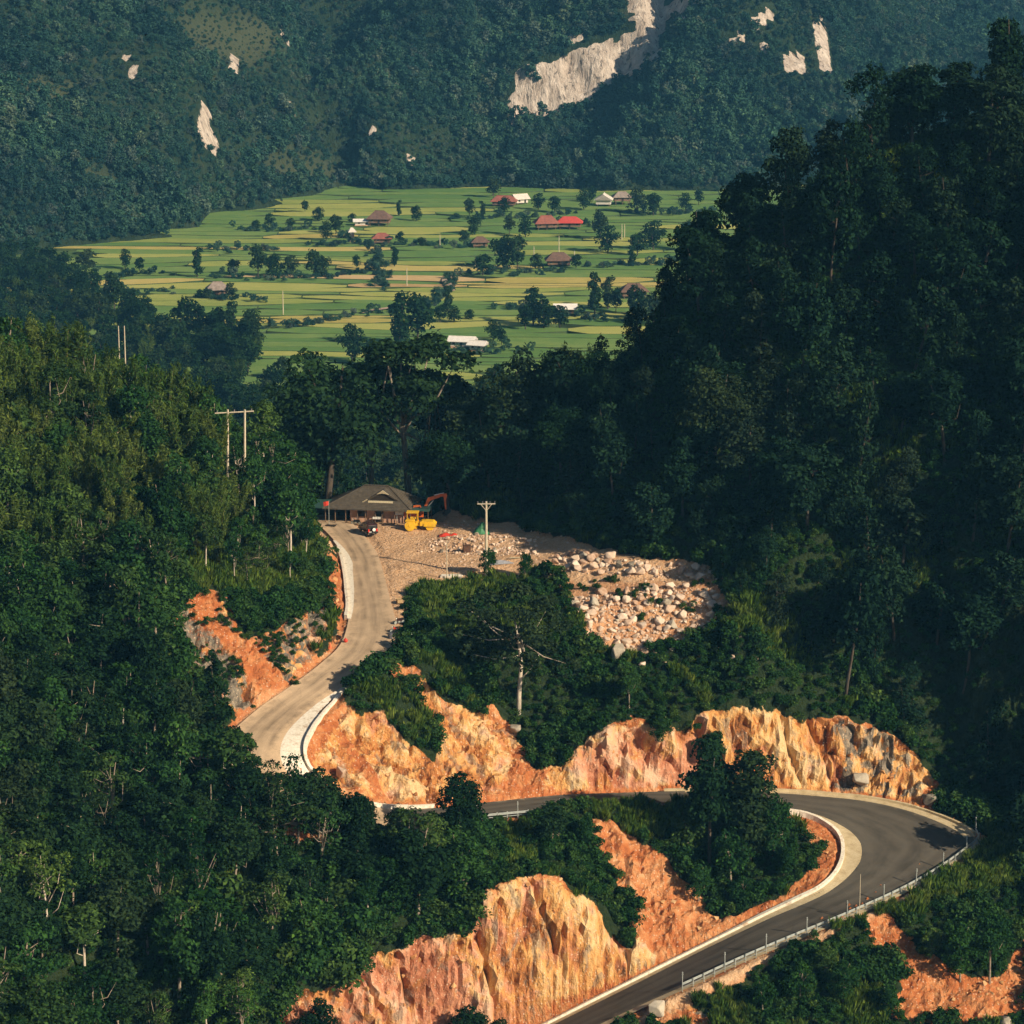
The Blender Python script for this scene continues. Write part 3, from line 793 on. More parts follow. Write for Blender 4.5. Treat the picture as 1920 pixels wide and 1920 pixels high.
PROTO = {}
def proto(name, crown, trunk, leaf_mat, bark_mat):
    V, F, sh = crown
    cm = mesh_np(name + '_crown', V, F, [leaf_mat], False, None, {'v': sh})
    tm = trunk.mesh(name + '_trunk', bark_mat, True, False) if trunk is not None else None
    # joined variant for masses
    if tm is not None:
        tv = np.array([v.co[:] for v in tm.vertices]); tf = [tuple(i + len(V) for i in p.vertices) for p in tm.polygons]
    else:
        tv = np.zeros((0, 3)); tf = []
    PROTO[name] = (cm, tm)
    jm = mesh_np(name + '_whole', np.vstack([V, tv]), [tuple(f) for f in F.tolist()] + tf, [leaf_mat, bark_mat], False,
                 [0] * len(F) + [1] * len(tf), {'v': np.concatenate([sh, np.full(len(tv), .5)])})
    PROTO[name + '*'] = jm
rg = np.random.default_rng(3)
for i in range(5):      # rounded forest trees, about 10 m
    H, W = rg.uniform(9, 12), rg.uniform(5.8, 7.8)
    lb = crown_lobes(rg, H, W, 26, rg.uniform(0.04, 0.2), 0.9, 1.0, 0.72)
    lbk = [l for l in lb]
    proto('broad%d' % i, leaf_cloud(rg, lb, 3400, 0.25), trunk_mb(rg, H, 0.20, lb), M_LEAF, M_BARK)
    PROTO['hill%d' % i] = None
    c2 = leaf_cloud(rg, lb, 3400, 0.25)
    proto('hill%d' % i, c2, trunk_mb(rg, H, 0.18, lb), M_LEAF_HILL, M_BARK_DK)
    proto('dim%d' % i, leaf_cloud(rg, lb, 3400, 0.25), trunk_mb(rg, H, 0.17, lb), M_LEAF_DK, M_BARK)  # broad trees again, leaves darkened to imitate lack of direct sun
for i in range(2):      # slender trees with pale stems
    H = rg.uniform(10.5, 12.5); lb = crown_lobes(rg, H, 4.4, 12, 0.35)
    proto('slender%d' % i, leaf_cloud(rg, lb, 1700, 0.26, 0.5), trunk_mb(rg, H, 0.15, lb, lean=0.05, nlimb=7), M_LEAF, M_BARK_WH)
for i in range(3):      # bamboo clumps: arching plumes
    lb = []; mb = MB()
    for k in range(13):
        a = rg.uniform(0, 6.28); L = rg.uniform(7.5, 11.5); out = rg.uniform(0.8, 2.6)
        pts = [(math.cos(a) * 0.3, math.sin(a) * 0.3, -0.4)]
        for t in np.linspace(0.2, 1, 6):
            q = (math.cos(a) * (0.3 + out * t * t), math.sin(a) * (0.3 + out * t * t), L * (t - 0.16 * t ** 4))
            pts.append(q)
            if t > 0.3: lb.append((*q, 0.62 - 0.25 * t + 0.1, 0.62 - 0.25 * t + 0.1, 0.95))
        mb.tube(pts, [0.06, 0.055, 0.05, 0.045, 0.04, 0.03, 0.015], 4)
    proto('bamboo%d' % i, leaf_cloud(rg, lb, 3300, 0.30, 0.24, 0.2, 0.2, 0.9), mb, M_BAMBOO, plain('bamboo_culm%d' % i, (0.22, 0.22, 0.08)))
for i in range(2):      # big dark trees of the spur, hill shade put into their leaf colour
    H, W = (27, 17) if i == 0 else (24, 15)
    lb = crown_lobes(rg, H, W, 24, 0.22 if i == 0 else 0.35, 0.75)
    proto('big%d' % i, leaf_cloud(rg, lb, 8000, 0.42, 0.6), trunk_mb(rg, H, 0.55, lb, nlimb=12), M_LEAF_DK, M_BARK_DK)
# umbrella tree: bare stem, flat storeys
H = 30; lb = []
for k in range(16):
    a = rg.uniform(0, 6.28); q = rg.uniform(1.0, 8.0); lb.append((q * math.cos(a), q * math.sin(a), H * rg.uniform(0.72, 0.97) - q * 0.25, rg.uniform(2.2, 3.6), rg.uniform(2.2, 3.6), rg.uniform(0.9, 1.5)))
proto('umbrella', leaf_cloud(rg, lb, 5200, 0.40), trunk_mb(rg, H, 0.55, lb, nlimb=14, lean=0.04, fork=0.6), M_LEAF_DK, M_BARK)
H = 12.0; lb = [(0.25 * math.sin(k * 2.4) * (6 - k * .5), 0.25 * math.cos(k * 2.4) * (6 - k * .5), 1.6 + k * 0.95, 2.0 - k * 0.16, 2.0 - k * 0.16, 0.8) for k in range(11)]
proto('tapered', leaf_cloud(rg, lb, 2600, 0.28, 0.5), trunk_mb(rg, H, 0.2, lb, lean=0.0), M_LEAF_DK, M_BARK_DK)
for i in range(3):      # layered trees: flat storeys with gaps
    H = rg.uniform(9, 13); lb = []
    for k in range(17):
        a = rg.uniform(0, 6.28); q = rg.uniform(0.2, 3.4); lb.append((q * math.cos(a), q * math.sin(a), H * rg.uniform(0.22, 0.97) * (1 - 0.03 * q), rg.uniform(0.9, 1.9), rg.uniform(0.9, 1.9), rg.uniform(0.35, 0.7)))
    proto('layer%d' % i, leaf_cloud(rg, lb, 2300, 0.24, 0.5, 0.8), trunk_mb(rg, H, 0.17, lb, nlimb=14, fork=0.2), (M_LEAF, M_LEAF_DK, M_LEAF)[i], M_BARK)
for i in range(3):      # thin crowned trees, limbs showing
    H = rg.uniform(9, 12); lb = crown_lobes(rg, H, 6.5, 14, 0.3, 0.8, 1.15, 0.62)
    proto('thin%d' % i, leaf_cloud(rg, lb, 1300, 0.22, 0.5), trunk_mb(rg, H, 0.16, lb, nlimb=14, fork=0.3), M_LEAF, M_BARK_WH if i == 0 else M_BARK)
for i in range(3):      # creeper-draped columns of the karst hill
    H = rg.uniform(8, 13); lb = []
    for k in range(16):
        t = k / 15; lb.append((rg.normal() * 0.8, rg.normal() * 0.8, 0.4 + t * (H - 1), (1.9 - 0.8 * t) * rg.uniform(.7, 1.2), (1.9 - 0.8 * t) * rg.uniform(.7, 1.2), rg.uniform(0.7, 1.3)))
    proto('drape%d' % i, leaf_cloud(rg, lb, 2600, 0.24, 0.5, 0.2, 0.6, 0.8), trunk_mb(rg, H, 0.14, lb), M_LEAF_HILL, M_BARK_DK)
for i in range(4):      # shrubs
    W = rg.uniform(1.6, 2.4); Hh = rg.uniform(1.1, 1.9)
    lb = crown_lobes(rg, Hh, W, 6, 0.05)
    proto('shrub%d' % i, leaf_cloud(rg, lb, 420, 0.15), None, M_SHRUB, M_BARK)
for i in range(2):      # tall grass tufts
    N = 90; a = rg.uniform(0, 6.28, N); L = rg.uniform(0.5, 1.3, N); r0 = rg.uniform(0, 0.45, N); ln = rg.uniform(0.15, 0.6, N)
    base = np.stack([np.cos(a * 3) * r0, np.sin(a * 3) * r0, np.full(N, -0.1)], 1)
    tip = base + np.stack([np.cos(a) * ln, np.sin(a) * ln, L], 1); mid = base + (tip - base) * 0.55 + np.array([0, 0, 0.12])
    w = np.stack([-np.sin(a), np.cos(a), 0 * a], 1) * 0.055
    V = np.stack([base - w, mid - w * 1.2, tip, mid + w * 1.2], 1).reshape(-1, 3)
    proto('tuft%d' % i, (V, np.arange(4 * N).reshape(N, 4), np.repeat(rg.random(N), 4)), None, M_GRASS, M_BARK)
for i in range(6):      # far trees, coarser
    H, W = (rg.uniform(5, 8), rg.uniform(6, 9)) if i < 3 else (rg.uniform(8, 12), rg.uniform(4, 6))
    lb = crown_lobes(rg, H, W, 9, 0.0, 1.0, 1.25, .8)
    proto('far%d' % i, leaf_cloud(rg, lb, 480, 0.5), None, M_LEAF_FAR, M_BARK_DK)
for i in range(3):      # valley trees: mid distance
    H, W = rg.uniform(10, 14), rg.uniform(6, 9)
    lb = crown_lobes(rg, H, W, 14, 0.02)
    proto('valley%d' % i, leaf_cloud(rg, lb, 1100, 0.5), trunk_mb(rg, H, 0.25, lb), M_LEAF_DK, M_BARK_DK)
H = 13; lb = [(rg.normal() * 0.5, rg.normal() * 0.5, 2.5 + k * 1.1, 1.9 - 0.07 * k, 1.9 - .07 * k, 1.1) for k in range(9)]
proto('valley3', leaf_cloud(rg, lb, 1000, 0.45), trunk_mb(rg, H, 0.25, lb), M_LEAF_DK, M_BARK_DK)

# =================================================================== scattering
_proto_cols = {}
def proto_collection(names):
    key = tuple(names)
    if key not in _proto_cols:
        c = bpy.data.collections.new('plants_' + names[0].strip('*'))
        for k, nm in enumerate(names):
            me = PROTO[nm] if nm.endswith('*') else PROTO[nm][0]
            o = bpy.data.objects.new('%02d_%s' % (k, nm.strip('*')), me); c.objects.link(o)
        _proto_cols[key] = c
    return _proto_cols[key]

def mass(name, P, names, scale, label, cat, seed=0, tilt=0.12, parent=None, sz=None):
    """a mass nobody could count, instanced over points: ONE stuff object"""
    rr = np.random.default_rng(seed)
    n_ = len(P)
    me = bpy.data.meshes.new(name)
    me.vertices.add(n_); me.vertices.foreach_set('co', np.asarray(P, np.float32).ravel())
    sc = np.asarray(scale if hasattr(scale, '__len__') and len(scale) == n_ else rr.uniform(scale[0], scale[1], n_), np.float32)
    for an, typ, arr in (('sc', 'FLOAT', sc), ('pick', 'INT', rr.integers(0, len(names), n_).astype(np.int32))):
        a = me.attributes.new(an, typ, 'POINT'); a.data.foreach_set('value', arr)
    rot = np.stack([rr.normal(size=n_) * tilt, rr.normal(size=n_) * tilt, rr.uniform(0, 6.28, n_)], 1).astype(np.float32)
    a = me.attributes.new('rot', 'FLOAT_VECTOR', 'POINT'); a.data.foreach_set('vector', rot.ravel())
    o = link(bpy.data.objects.new(name, me), parent)
    ng = bpy.data.node_groups.new(name, 'GeometryNodeTree')
    ng.interface.new_socket('Geometry', in_out='INPUT', socket_type='NodeSocketGeometry')
    ng.interface.new_socket('Geometry', in_out='OUTPUT', socket_type='NodeSocketGeometry')
    gi = ng.nodes.new('NodeGroupInput'); go = ng.nodes.new('NodeGroupOutput')
    ip = ng.nodes.new('GeometryNodeInstanceOnPoints'); ci = ng.nodes.new('GeometryNodeCollectionInfo')
    ci.inputs['Collection'].default_value = proto_collection(names); ci.inputs['Separate Children'].default_value = True; ci.inputs['Reset Children'].default_value = True
    def att(nm, typ):
        k = ng.nodes.new('GeometryNodeInputNamedAttribute'); k.data_type = typ; k.inputs['Name'].default_value = nm; return k.outputs['Attribute']
    ip.inputs['Pick Instance'].default_value = True
    L = ng.links.new
    L(gi.outputs[0], ip.inputs['Points']); L(ci.outputs[0], ip.inputs['Instance'])
    L(att('pick', 'INT'), ip.inputs['Instance Index']); L(att('rot', 'FLOAT_VECTOR'), ip.inputs['Rotation']); L(att('sc', 'FLOAT'), ip.inputs['Scale'])
    L(ip.outputs[0], go.inputs[0])
    md = o.modifiers.new('scatter', 'NODES'); md.node_group = ng
    return tag(o, label, cat, None, 'stuff')

def thin(P, dmin, keep=None):
    """drop points closer than dmin (grid hash)"""
    out = []; cells = {}
    for i, p in enumerate(P):
        c = (int(p[0] // dmin), int(p[1] // dmin)); ok = True
        for dx in (-1, 0, 1):
            for dy in (-1, 0, 1):
                for q in cells.get((c[0] + dx, c[1] + dy), ()):
                    if (p[0] - q[0]) ** 2 + (p[1] - q[1]) ** 2 < dmin * dmin: ok = False; break
                if not ok: break
            if not ok: break
        if ok: cells.setdefault(c, []).append(p); out.append(i)
    return np.array(out, int)

def tree(kind, P, scale, rz, label, group=None, name='tree', cat='tree', sz=None, tilt=(0, 0)):
    cm, tm = PROTO[kind]
    o = empty(name, P, rz, label, cat, group)
    o.rotation_euler = (tilt[0], tilt[1], rz)
    rx_ = random.uniform(.86, 1.16) if sz is None else 1.0
    o.scale = (scale * rx_, scale / rx_, scale * (sz or random.uniform(.82, 1.2)))
    link(bpy.data.objects.new('crown', cm), o)
    if tm is not None: link(bpy.data.objects.new('trunk', tm), o)
    return o
NOVEG = smooth(BARE['apron'] * 1.0 + ROADM, 2)
near_road2 = smooth(ROADM * 1.0, 10)
BAREW = smooth(bare, 6)
def cand(N, x0, x1, y0, y1, poly, dmin, seed, bare_max=0.3, road_max=0.02, margin=0):
    rr = np.random.default_rng(seed)
    x = rr.uniform(x0, x1, N); y = rr.uniform(y0, y1, N); z = ground(x, y)
    px, py = bearing(np.stack([x, y, z], 1))
    m = in_poly(px, py, poly) & (gridval(BAREW, x, y) <= bare_max) & (gridval(near_road2, x, y) <= road_max)
    P = np.stack([x, y, z], 1)[m]
    return P[thin(P, dmin)] if dmin > 0 else P

# =================================================================== valley floor and rice paddies
n = NT('valley_earth'); pos = n.geo()
M_VALLEY = n.bsdf(n.ramp(n.noise(pos, 0.03, 5, 0.6), [(0.35, (0.06, 0.11, 0.035)), (0.6, (0.09, 0.145, 0.045))]), 0.95, 0, None, 0.05)
V = np.array([(-1300, 640, -1.2), (1300, 640, -1.2), (1300, 2600, -1.2), (-1300, 2600, -1.2)])
valley = tag(link(bpy.data.objects.new('valley_floor', mesh_np('valley_floor', V, np.array([[0, 1, 2, 3]]), [M_VALLEY]))), kind='structure')

def rice_mat(name, a, b, c):
    n = NT(name); pos = n.geo()
    f = n.math('ADD', n.math('MULTIPLY', n.noise(pos, 0.07, 4, 0.6), 0.45), n.math('MULTIPLY', n.noise(n.mapping(pos, (0.5, 2.0, 1)), 0.35, 4, 0.7), 0.55))
    f = n.math('ADD', f, n.math('MULTIPLY', n.math('SUBTRACT', n.rand(), 0.5), 0.22))
    return n.bsdf(n.ramp(f, [(0.36, a), (0.5, b), (0.66, c)]), 0.95, 0, n.bump(n.noise(pos, 1.5, 3, 0.6), 0.6, 0.3), 0.05)
RICE = {'green': rice_mat('rice_green', (0.102, 0.198, 0.050), (0.144, 0.240, 0.062), (0.204, 0.282, 0.078)),
        'lime': rice_mat('rice_ripening', (0.240, 0.294, 0.070), (0.336, 0.366, 0.090), (0.420, 0.408, 0.114)),
        'gold': rice_mat('rice_ripe', (0.38, 0.33, 0.085), (0.48, 0.39, 0.115), (0.54, 0.43, 0.15)),
        'tan': rice_mat('rice_stubble', (0.44, 0.29, 0.12), (0.54, 0.36, 0.16), (0.60, 0.43, 0.21))}
M_BUND = plain('paddy_bund', (0.06, 0.095, 0.03), 0.95, 0.4, 0.2)
GOLD = [(560, 376, 825, 402, 'lime'), (440, 385, 500, 400, 'lime'), (378, 412, 440, 425, 'lime'), (490, 432, 596, 450, 'gold'), (125, 466, 285, 480, 'gold'), (640, 496, 895, 520, 'gold'), (780, 388, 842, 402, 'gold'),
        (625, 520, 800, 542, 'tan'), (110, 526, 260, 546, 'gold'), (450, 582, 640, 616, 'gold'), (640, 586, 760, 606, 'lime'), (590, 636, 705, 656, 'gold'), (830, 604, 968, 632, 'gold'), (890, 624, 990, 648, 'tan'),
        (1050, 520, 1200, 542, 'gold'), (985, 545, 1120, 575, 'lime'), (1180, 508, 1260, 522, 'lime'), (1280, 396, 1350, 410, 'lime'), (560, 460, 780, 468, 'gold'), (700, 424, 800, 440, 'lime'), (880, 345, 1160, 356, 'lime'), (330, 556, 480, 572, 'lime'),
        (600, 545, 760, 575, 'lime'), (420, 440, 480, 452, 'lime'), (880, 580, 1000, 600, 'lime'), (800, 640, 890, 660, 'lime'), (640, 655, 760, 670, 'lime'), (200, 590, 300, 612, 'lime'), (490, 668, 560, 690, 'gold')]
rr = np.random.default_rng(21)
ys = [905.0]
while ys[-1] < 1560: ys.append(ys[-1] + rr.uniform(8, 15) * (ys[-1] / 1150) ** 1.6)
def wave(k, x):
    return 9 * vnoise(x * 0.008 + k * 0.23, np.full_like(x, k * 0.31), 2.0) + 5 * vnoise(x * 0.025 + 30, np.full_like(x, k * 0.6), 5.0)
npad = 0
for k in range(len(ys) - 1):
    x = -330.0 + rr.uniform(0, 40)
    while x < 330:
        w = rr.uniform(40, 120); x1 = x + w
        xs = np.linspace(x + 0.3, x1 - 0.3, 9)
        y0 = ys[k] + wave(k, xs); y1 = ys[k + 1] + wave(k + 1, xs)
        gap = 0.35 * (y1 - y0)
        e = np.clip(np.sin(np.linspace(0, math.pi, 9)) * rr.uniform(1.5, 6), 0, 1) ** 0.5; sk = rr.uniform(-6, 6)
        ym = (y0 + y1) / 2; y0 = ym - (ym - y0 - 0.3) * (0.35 + 0.65 * e); y1 = ym + (y1 - ym - 0.3) * (0.35 + 0.65 * e)
        h = rr.uniform(0.05, 0.4)
        cpx, cpy = bearing(np.array([[(x + x1) / 2, ym[4], h]])); cpx, cpy = cpx[0], cpy[0]
        x = x1
        if cpx < -30 or cpx > 1480 or cpy > 720 or cpy < 330: continue
        c = rr.choice(['green', 'green', 'green', 'lime', 'green'])
        for a, b, a2, b2, nm in GOLD:
            if a <= cpx <= a2 and b - 2 <= cpy <= b2 + 2: c = nm
        nv = len(xs)
        top = [(xs[i] , y0[i], h) for i in range(nv)] + [(xs[i], y1[i], h) for i in range(nv)]
        bot = [(p[0], p[1], -1.25) for p in top]
        F = [(i, i + 1, nv + i + 1, nv + i) for i in range(nv - 1)]
        o2 = 2 * nv
        F += [(o2 + i, o2 + i + 1, i + 1, i) for i in range(nv - 1)]
        F += [(nv + i, nv + i + 1, o2 + nv + i + 1, o2 + nv + i) for i in range(nv - 1)]
        F += [(o2, 0, nv, o2 + nv), (nv - 1, o2 + nv - 1, o2 + 2 * nv - 1, 2 * nv - 1)]
        me = mesh_np('rice_paddy', top + bot, F, [RICE[c], M_BUND], False, [0] * (nv - 1) + [1] * (len(F) - nv + 1))
        link(bpy.data.objects.new('rice_paddy', me), valley); npad += 1
print('paddies', npad)

# =================================================================== mountain behind
mt_pts = []
def mrow(L):
    for p in L: mt_pts.append(tuple(at_d(*p)) if p[2] > 0 else tuple(at_z(p[0], p[1], 0.0)))
mrow([(x, y, 0) for x, y in ((-700, 520), (-200, 484), (0, 474), (130, 462), (360, 442), (383, 400), (480, 378), (640, 348), (900, 339), (1100, 341), (1300, 345), (1500, 348), (1800, 352), (2600, 360))])
mrow([(-700, 400, 1180), (-700, 200, 1260), (-700, 0, 1330), (-700, -300, 1440),
      (0, 400, 1248), (0, 250, 1300), (0, 100, 1355), (0, -100, 1440), (0, -400, 1600),
      (180, 400, 1275), (180, 250, 1320), (180, 100, 1390), (180, -100, 1470),
      (350, 385, 1315), (350, 250, 1370), (350, 100, 1430), (350, -100, 1520), (350, -400, 1660),
      (470, 340, 1395), (470, 200, 1450), (470, 60, 1520), (470, -100, 1600),
      (570, 325, 1450), (570, 200, 1510), (560, 80, 1570), (560, -100, 1650),
      (615, 318, 1505), (612, 200, 1570), (616, 80, 1640), (625, -100, 1740), (640, -400, 1900), (645, 318, 1505), (645, 200, 1570), (650, 80, 1640), (655, -100, 1740),
      (700, 300, 1490), (700, 200, 1515), (700, 80, 1560), (700, -100, 1650), (700, -400, 1800),
      (820, 300, 1490), (820, 200, 1530), (820, 80, 1570), (820, -100, 1640),
      (930, 300, 1500), (940, 245, 1540), (1080, 196, 1548), (1160, 150, 1553), (1236, 108, 1557),
      (968, 108, 1556), (1040, 95, 1560), (1100, 80, 1563), (1180, 50, 1568), (1190, -25, 1582), (1250, -40, 1600), (960, 30, 1590), (960, -100, 1650), (1000, -400, 1800),
      (1060, 300, 1490), (1150, 240, 1495), (1250, 190, 1500), (1300, 100, 1515), (1300, 40, 1535), (1350, -100, 1600), (1350, -400, 1750),
      (1300, 290, 1485), (1450, 250, 1495), (1500, 120, 1540), (1560, 132, 1545), (1480, 20, 1565), (1540, 40, 1575), (1500, -100, 1620), (1540, -400, 1800),
      (1600, 200, 1560), (1640, 100, 1700), (1640, -50, 1800), (1750, 150, 1850), (1750, -100, 2050), (1750, -400, 2300), (1950, 120, 1850), (1950, -100, 2050), (2600, 100, 1800), (2600, -100, 2000), (2600, -400, 2300)])
mt_pts += [(-900, 2700, 400), (900, 2700, 420), (0, 2700, 400), (-900, 1700, 260), (900, 2000, 200)]
NB = 14
for p in list(mt_pts[:NB]): mt_pts.append((p[0], p[1] - 60, -14))
mt_pts += [(-900, 900, -14), (900, 900, -14)]
r2 = delaunay_2d_cdt([Vector(p[:2]) for p in mt_pts], [(k, k + 1) for k in range(NB - 1)], [], 0, 1e-3)
mxy = np.array([tuple(v) for v in r2[0]]); mz = np.array([mt_pts[s[0]][2] if s else 0.0 for s in r2[3]])
MX = np.arange(-480, 560, 4.0); MY = np.concatenate([np.arange(1170, 1530, 3.5), np.arange(1530, 1606, 1.3), np.arange(1606, 1760, 3.5), np.arange(1760, 2500, 10)])
MXX, MYY = np.meshgrid(MX, MY); MZ = np.full(MXX.shape, -3.0)
for tri in r2[2]:
    a, b, c = tri[:3]; A, B, C = mxy[a], mxy[b], mxy[c]
    i0, i1 = np.searchsorted(MX, min(A[0], B[0], C[0])), np.searchsorted(MX, max(A[0], B[0], C[0]), 'right')
    j0, j1 = np.searchsorted(MY, min(A[1], B[1], C[1])), np.searchsorted(MY, max(A[1], B[1], C[1]), 'right')
    if i1 <= i0 or j1 <= j0: continue
    X, Y = MXX[j0:j1, i0:i1], MYY[j0:j1, i0:i1]
    den = (B[1] - C[1]) * (A[0] - C[0]) + (C[0] - B[0]) * (A[1] - C[1])
    if abs(den) < 1e-9: continue
    l0 = ((B[1] - C[1]) * (X - C[0]) + (C[0] - B[0]) * (Y - C[1])) / den; l1 = ((C[1] - A[1]) * (X - C[0]) + (A[0] - C[0]) * (Y - C[1])) / den; l2 = 1 - l0 - l1
    m = (l0 >= -1e-6) & (l1 >= -1e-6) & (l2 >= -1e-6)
    MZ[j0:j1, i0:i1][m] = (l0 * mz[a] + l1 * mz[b] + l2 * mz[c])[m]
MZ = smooth(MZ, 2)
rise = np.clip(MZ / 25, 0, 1)
mp0 = bearing(np.stack([MXX.ravel(), MYY.ravel(), MZ.ravel()], 1))
calm = smooth(in_poly(mp0[0].reshape(MZ.shape), mp0[1].reshape(MZ.shape), [(915, 270), (950, 90), (1040, 70), (1160, 30), (1170, -60), (1280, -60), (1270, 110), (1160, 180), (1060, 230)]) * 1.0, 6)
rise = rise * (1 - 0.9 * calm)
MZ = MZ + rise * (11 * fbm(MXX * .018, MYY * .012, 1.0, 3) + 9 * (0.35 - np.abs(vnoise(MXX * .03 + MYY * .004, MYY * .006, 2.0))) + 3.5 * fbm(MXX * .07, MYY * .05, 4.0, 2))
MZ = np.where(MZ < 0.3, -3.0, MZ)
mpx, mpy = bearing(np.stack([MXX.ravel(), MYY.ravel(), MZ.ravel()], 1)); mpx = mpx.reshape(MZ.shape); mpy = mpy.reshape(MZ.shape)
CLIFFS = [[(938, 242), (962, 200), (972, 118), (1040, 112), (1062, 96), (1105, 92), (1130, 78), (1160, 82), (1185, 50), (1180, -20), (1242, -20), (1248, 20), (1238, 62), (1240, 108), (1200, 130), (1150, 152), (1110, 182), (1060, 200), (1010, 222)],
          [(235, 105), (248, 118), (270, 148), (262, 158), (238, 140)], [(375, 205), (402, 192), (398, 240), (408, 262), (398, 288), (385, 262), (370, 240)], [(543, 190), (556, 195), (552, 212), (541, 208)],
          [(692, 236), (706, 240), (706, 254), (692, 252)], [(432, 105), (446, 120), (446, 142), (430, 140)], [(1525, 55), (1548, 40), (1560, 130), (1542, 132), (1530, 100)], [(1480, 100), (1508, 90), (1516, 132), (1484, 132)],
          [(1410, 30), (1455, 15), (1450, 40), (1410, 55)], [(1375, 55), (1395, 50), (1390, 80), (1370, 76)], [(846, 285), (858, 290), (856, 300), (846, 298)], [(765, 290), (775, 280), (772, 312), (766, 308)], [(1062, 62), (1085, 66), (1080, 82), (1062, 80)], [(1425, 75), (1448, 78), (1440, 105), (1422, 98)],
          [(530, 50), (538, 48), (538, 78), (530, 72)], [(340, 232), (350, 228), (350, 250), (342, 250)], [(455, 262), (470, 248), (468, 270), (456, 274)], [(-5, 145), (8, 150), (4, 172), (-5, 168)], [(1260, 0), (1310, 0), (1280, 40), (1255, 60)], [(108, 300), (118, 305), (116, 325), (108, 320)]]
cl = np.zeros(MZ.shape)
for P_ in CLIFFS:
    jx = mpx + 8 * fbm(MXX * .12, MZ * .12, 2.0, 3); jy = mpy + 9 * fbm(MXX * .09 + 9, MZ * .09, 2.0, 3)
    cl = np.maximum(cl, in_poly(jx, jy, P_))
scrub = np.zeros(MZ.shape)
for P_ in ([(340, 20), (480, 30), (540, 80), (480, 130), (350, 90)], [(20, 140), (150, 150), (140, 200), (40, 190)], [(500, 285), (600, 290), (655, 330), (580, 345), (500, 340)], [(150, 310), (230, 330), (220, 350), (160, 340)]):
    scrub = np.maximum(scrub, in_poly(mpx, mpy, P_))
n = NT('karst_slope'); pos = n.geo()
lime = n.ramp(n.math('ADD', n.math('MULTIPLY', n.noise(n.mapping(pos, (0.5, 0.5, 0.07)), 0.5, 5, 0.7, 0.6), 0.65), n.math('MULTIPLY', n.noise(pos, 0.12, 4, 0.6), 0.35)), [(0.30, (0.14, 0.11, 0.09)), (0.43, (0.40, 0.325, 0.265)), (0.60, (0.64, 0.55, 0.465))])
soil = n.ramp(n.noise(pos, 0.08, 5, 0.65), [(0.35, (0.014, 0.028, 0.014)), (0.6, (0.028, 0.044, 0.022)), (0.78, (0.07, 0.062, 0.04))])
soil = n.mix(n.attr('scrub'), soil, (0.065, 0.075, 0.038))
crack = n.sm(n.noise(n.mapping(pos, (0.5, 0.5, 0.05)), 0.9, 4, 0.7, 0.4), 0.44, 0.36)
lime = n.mix(n.math('MULTIPLY', crack, 0.85), lime, (0.10, 0.085, 0.07))
M_KARST = n.bsdf(n.mix(n.sm(n.math('ADD', n.attr('cliff'), n.math('MULTIPLY', n.math('SUBTRACT', n.noise(n.mapping(pos, (1, 1, .5)), 0.22, 5, 0.75), 0.5), 1.1)), 0.42, 0.56), soil, lime), 0.95, 0, n.bump(n.noise(n.mapping(pos, (0.5, 0.5, 0.1)), 0.5, 5, 0.7), 1.0, 3.0), 0.05)
I = np.arange(MZ.size).reshape(MZ.shape)
Fm = np.stack([I[:-1, :-1].ravel(), I[:-1, 1:].ravel(), I[1:, 1:].ravel(), I[1:, :-1].ravel()], 1)
ribs = cl * (5.0 * (np.abs(vnoise(MXX * .10, MZ * .02, 1.0)) - 0.4) + 3.0 * vnoise(MXX * .22, MZ * .09, 3.0))
MYd = MYY + ribs
me = mesh_np('mountain', np.stack([MXX.ravel(), MYd.ravel(), MZ.ravel()], 1), Fm, [M_KARST], True, None, {'cliff': cl.ravel(), 'scrub': smooth(scrub, 2).ravel()})
tag(link(bpy.data.objects.new('mountain', me)), kind='structure')
rr = np.random.default_rng(8)
def mgrid(A, x, y):
    i = np.clip(np.searchsorted(MX, x) - 1, 0, len(MX) - 2); j = np.clip(np.searchsorted(MY, y) - 1, 0, len(MY) - 2)
    tx = np.clip((x - MX[i]) / (MX[i + 1] - MX[i]), 0, 1); ty = np.clip((y - MY[j]) / (MY[j + 1] - MY[j]), 0, 1)
    return A[j, i] * (1 - tx) * (1 - ty) + A[j, i + 1] * tx * (1 - ty) + A[j + 1, i] * (1 - tx) * ty + A[j + 1, i + 1] * tx * ty
N = 150000
gmx = np.gradient(MZ, MX, axis=1); gmy = np.gradient(MZ, MY, axis=0)
area = np.sqrt(1 + gmx ** 2 + gmy ** 2) * np.gradient(MY)[:, None]
area = area * ((MZ > 0.5) & (mpx > -140) & (mpx < 2060) & (mpy > -260) & (MYY < 2150))
ci_ = rr.choice(area.size, N, p=(area / area.sum()).ravel()); cj, ck = np.unravel_index(ci_, area.shape)
x = MX[ck] + rr.uniform(-2, 2, N); y = MY[cj] + rr.uniform(-.5, .5, N) * np.gradient(MY)[cj]; z = mgrid(MZ, x, y)
px, py = bearing(np.stack([x, y, z], 1))
dens = 0.55 + 0.6 * fbm(x * .03, y * .03, 7.0, 3)
m = (z > 0.6) & (px > -120) & (px < 2040) & (py > -260) & (mgrid(smooth(cl, 1), x, y) < np.where(rr.random(N) < 0.006, 2.0, 0.15)) & (rr.random(N) < np.where(mgrid(scrub, x, y) > 0.4, 0.7, np.clip(dens + 0.45, 0.5, 1)))
P = np.stack([x, y, z - 0.4], 1)[m]
P = P[thin(np.stack([P[:, 0], P[:, 1] * 0.8 + P[:, 2] * 0.9], 1), 2.3)]
print('mountain trees', len(P))
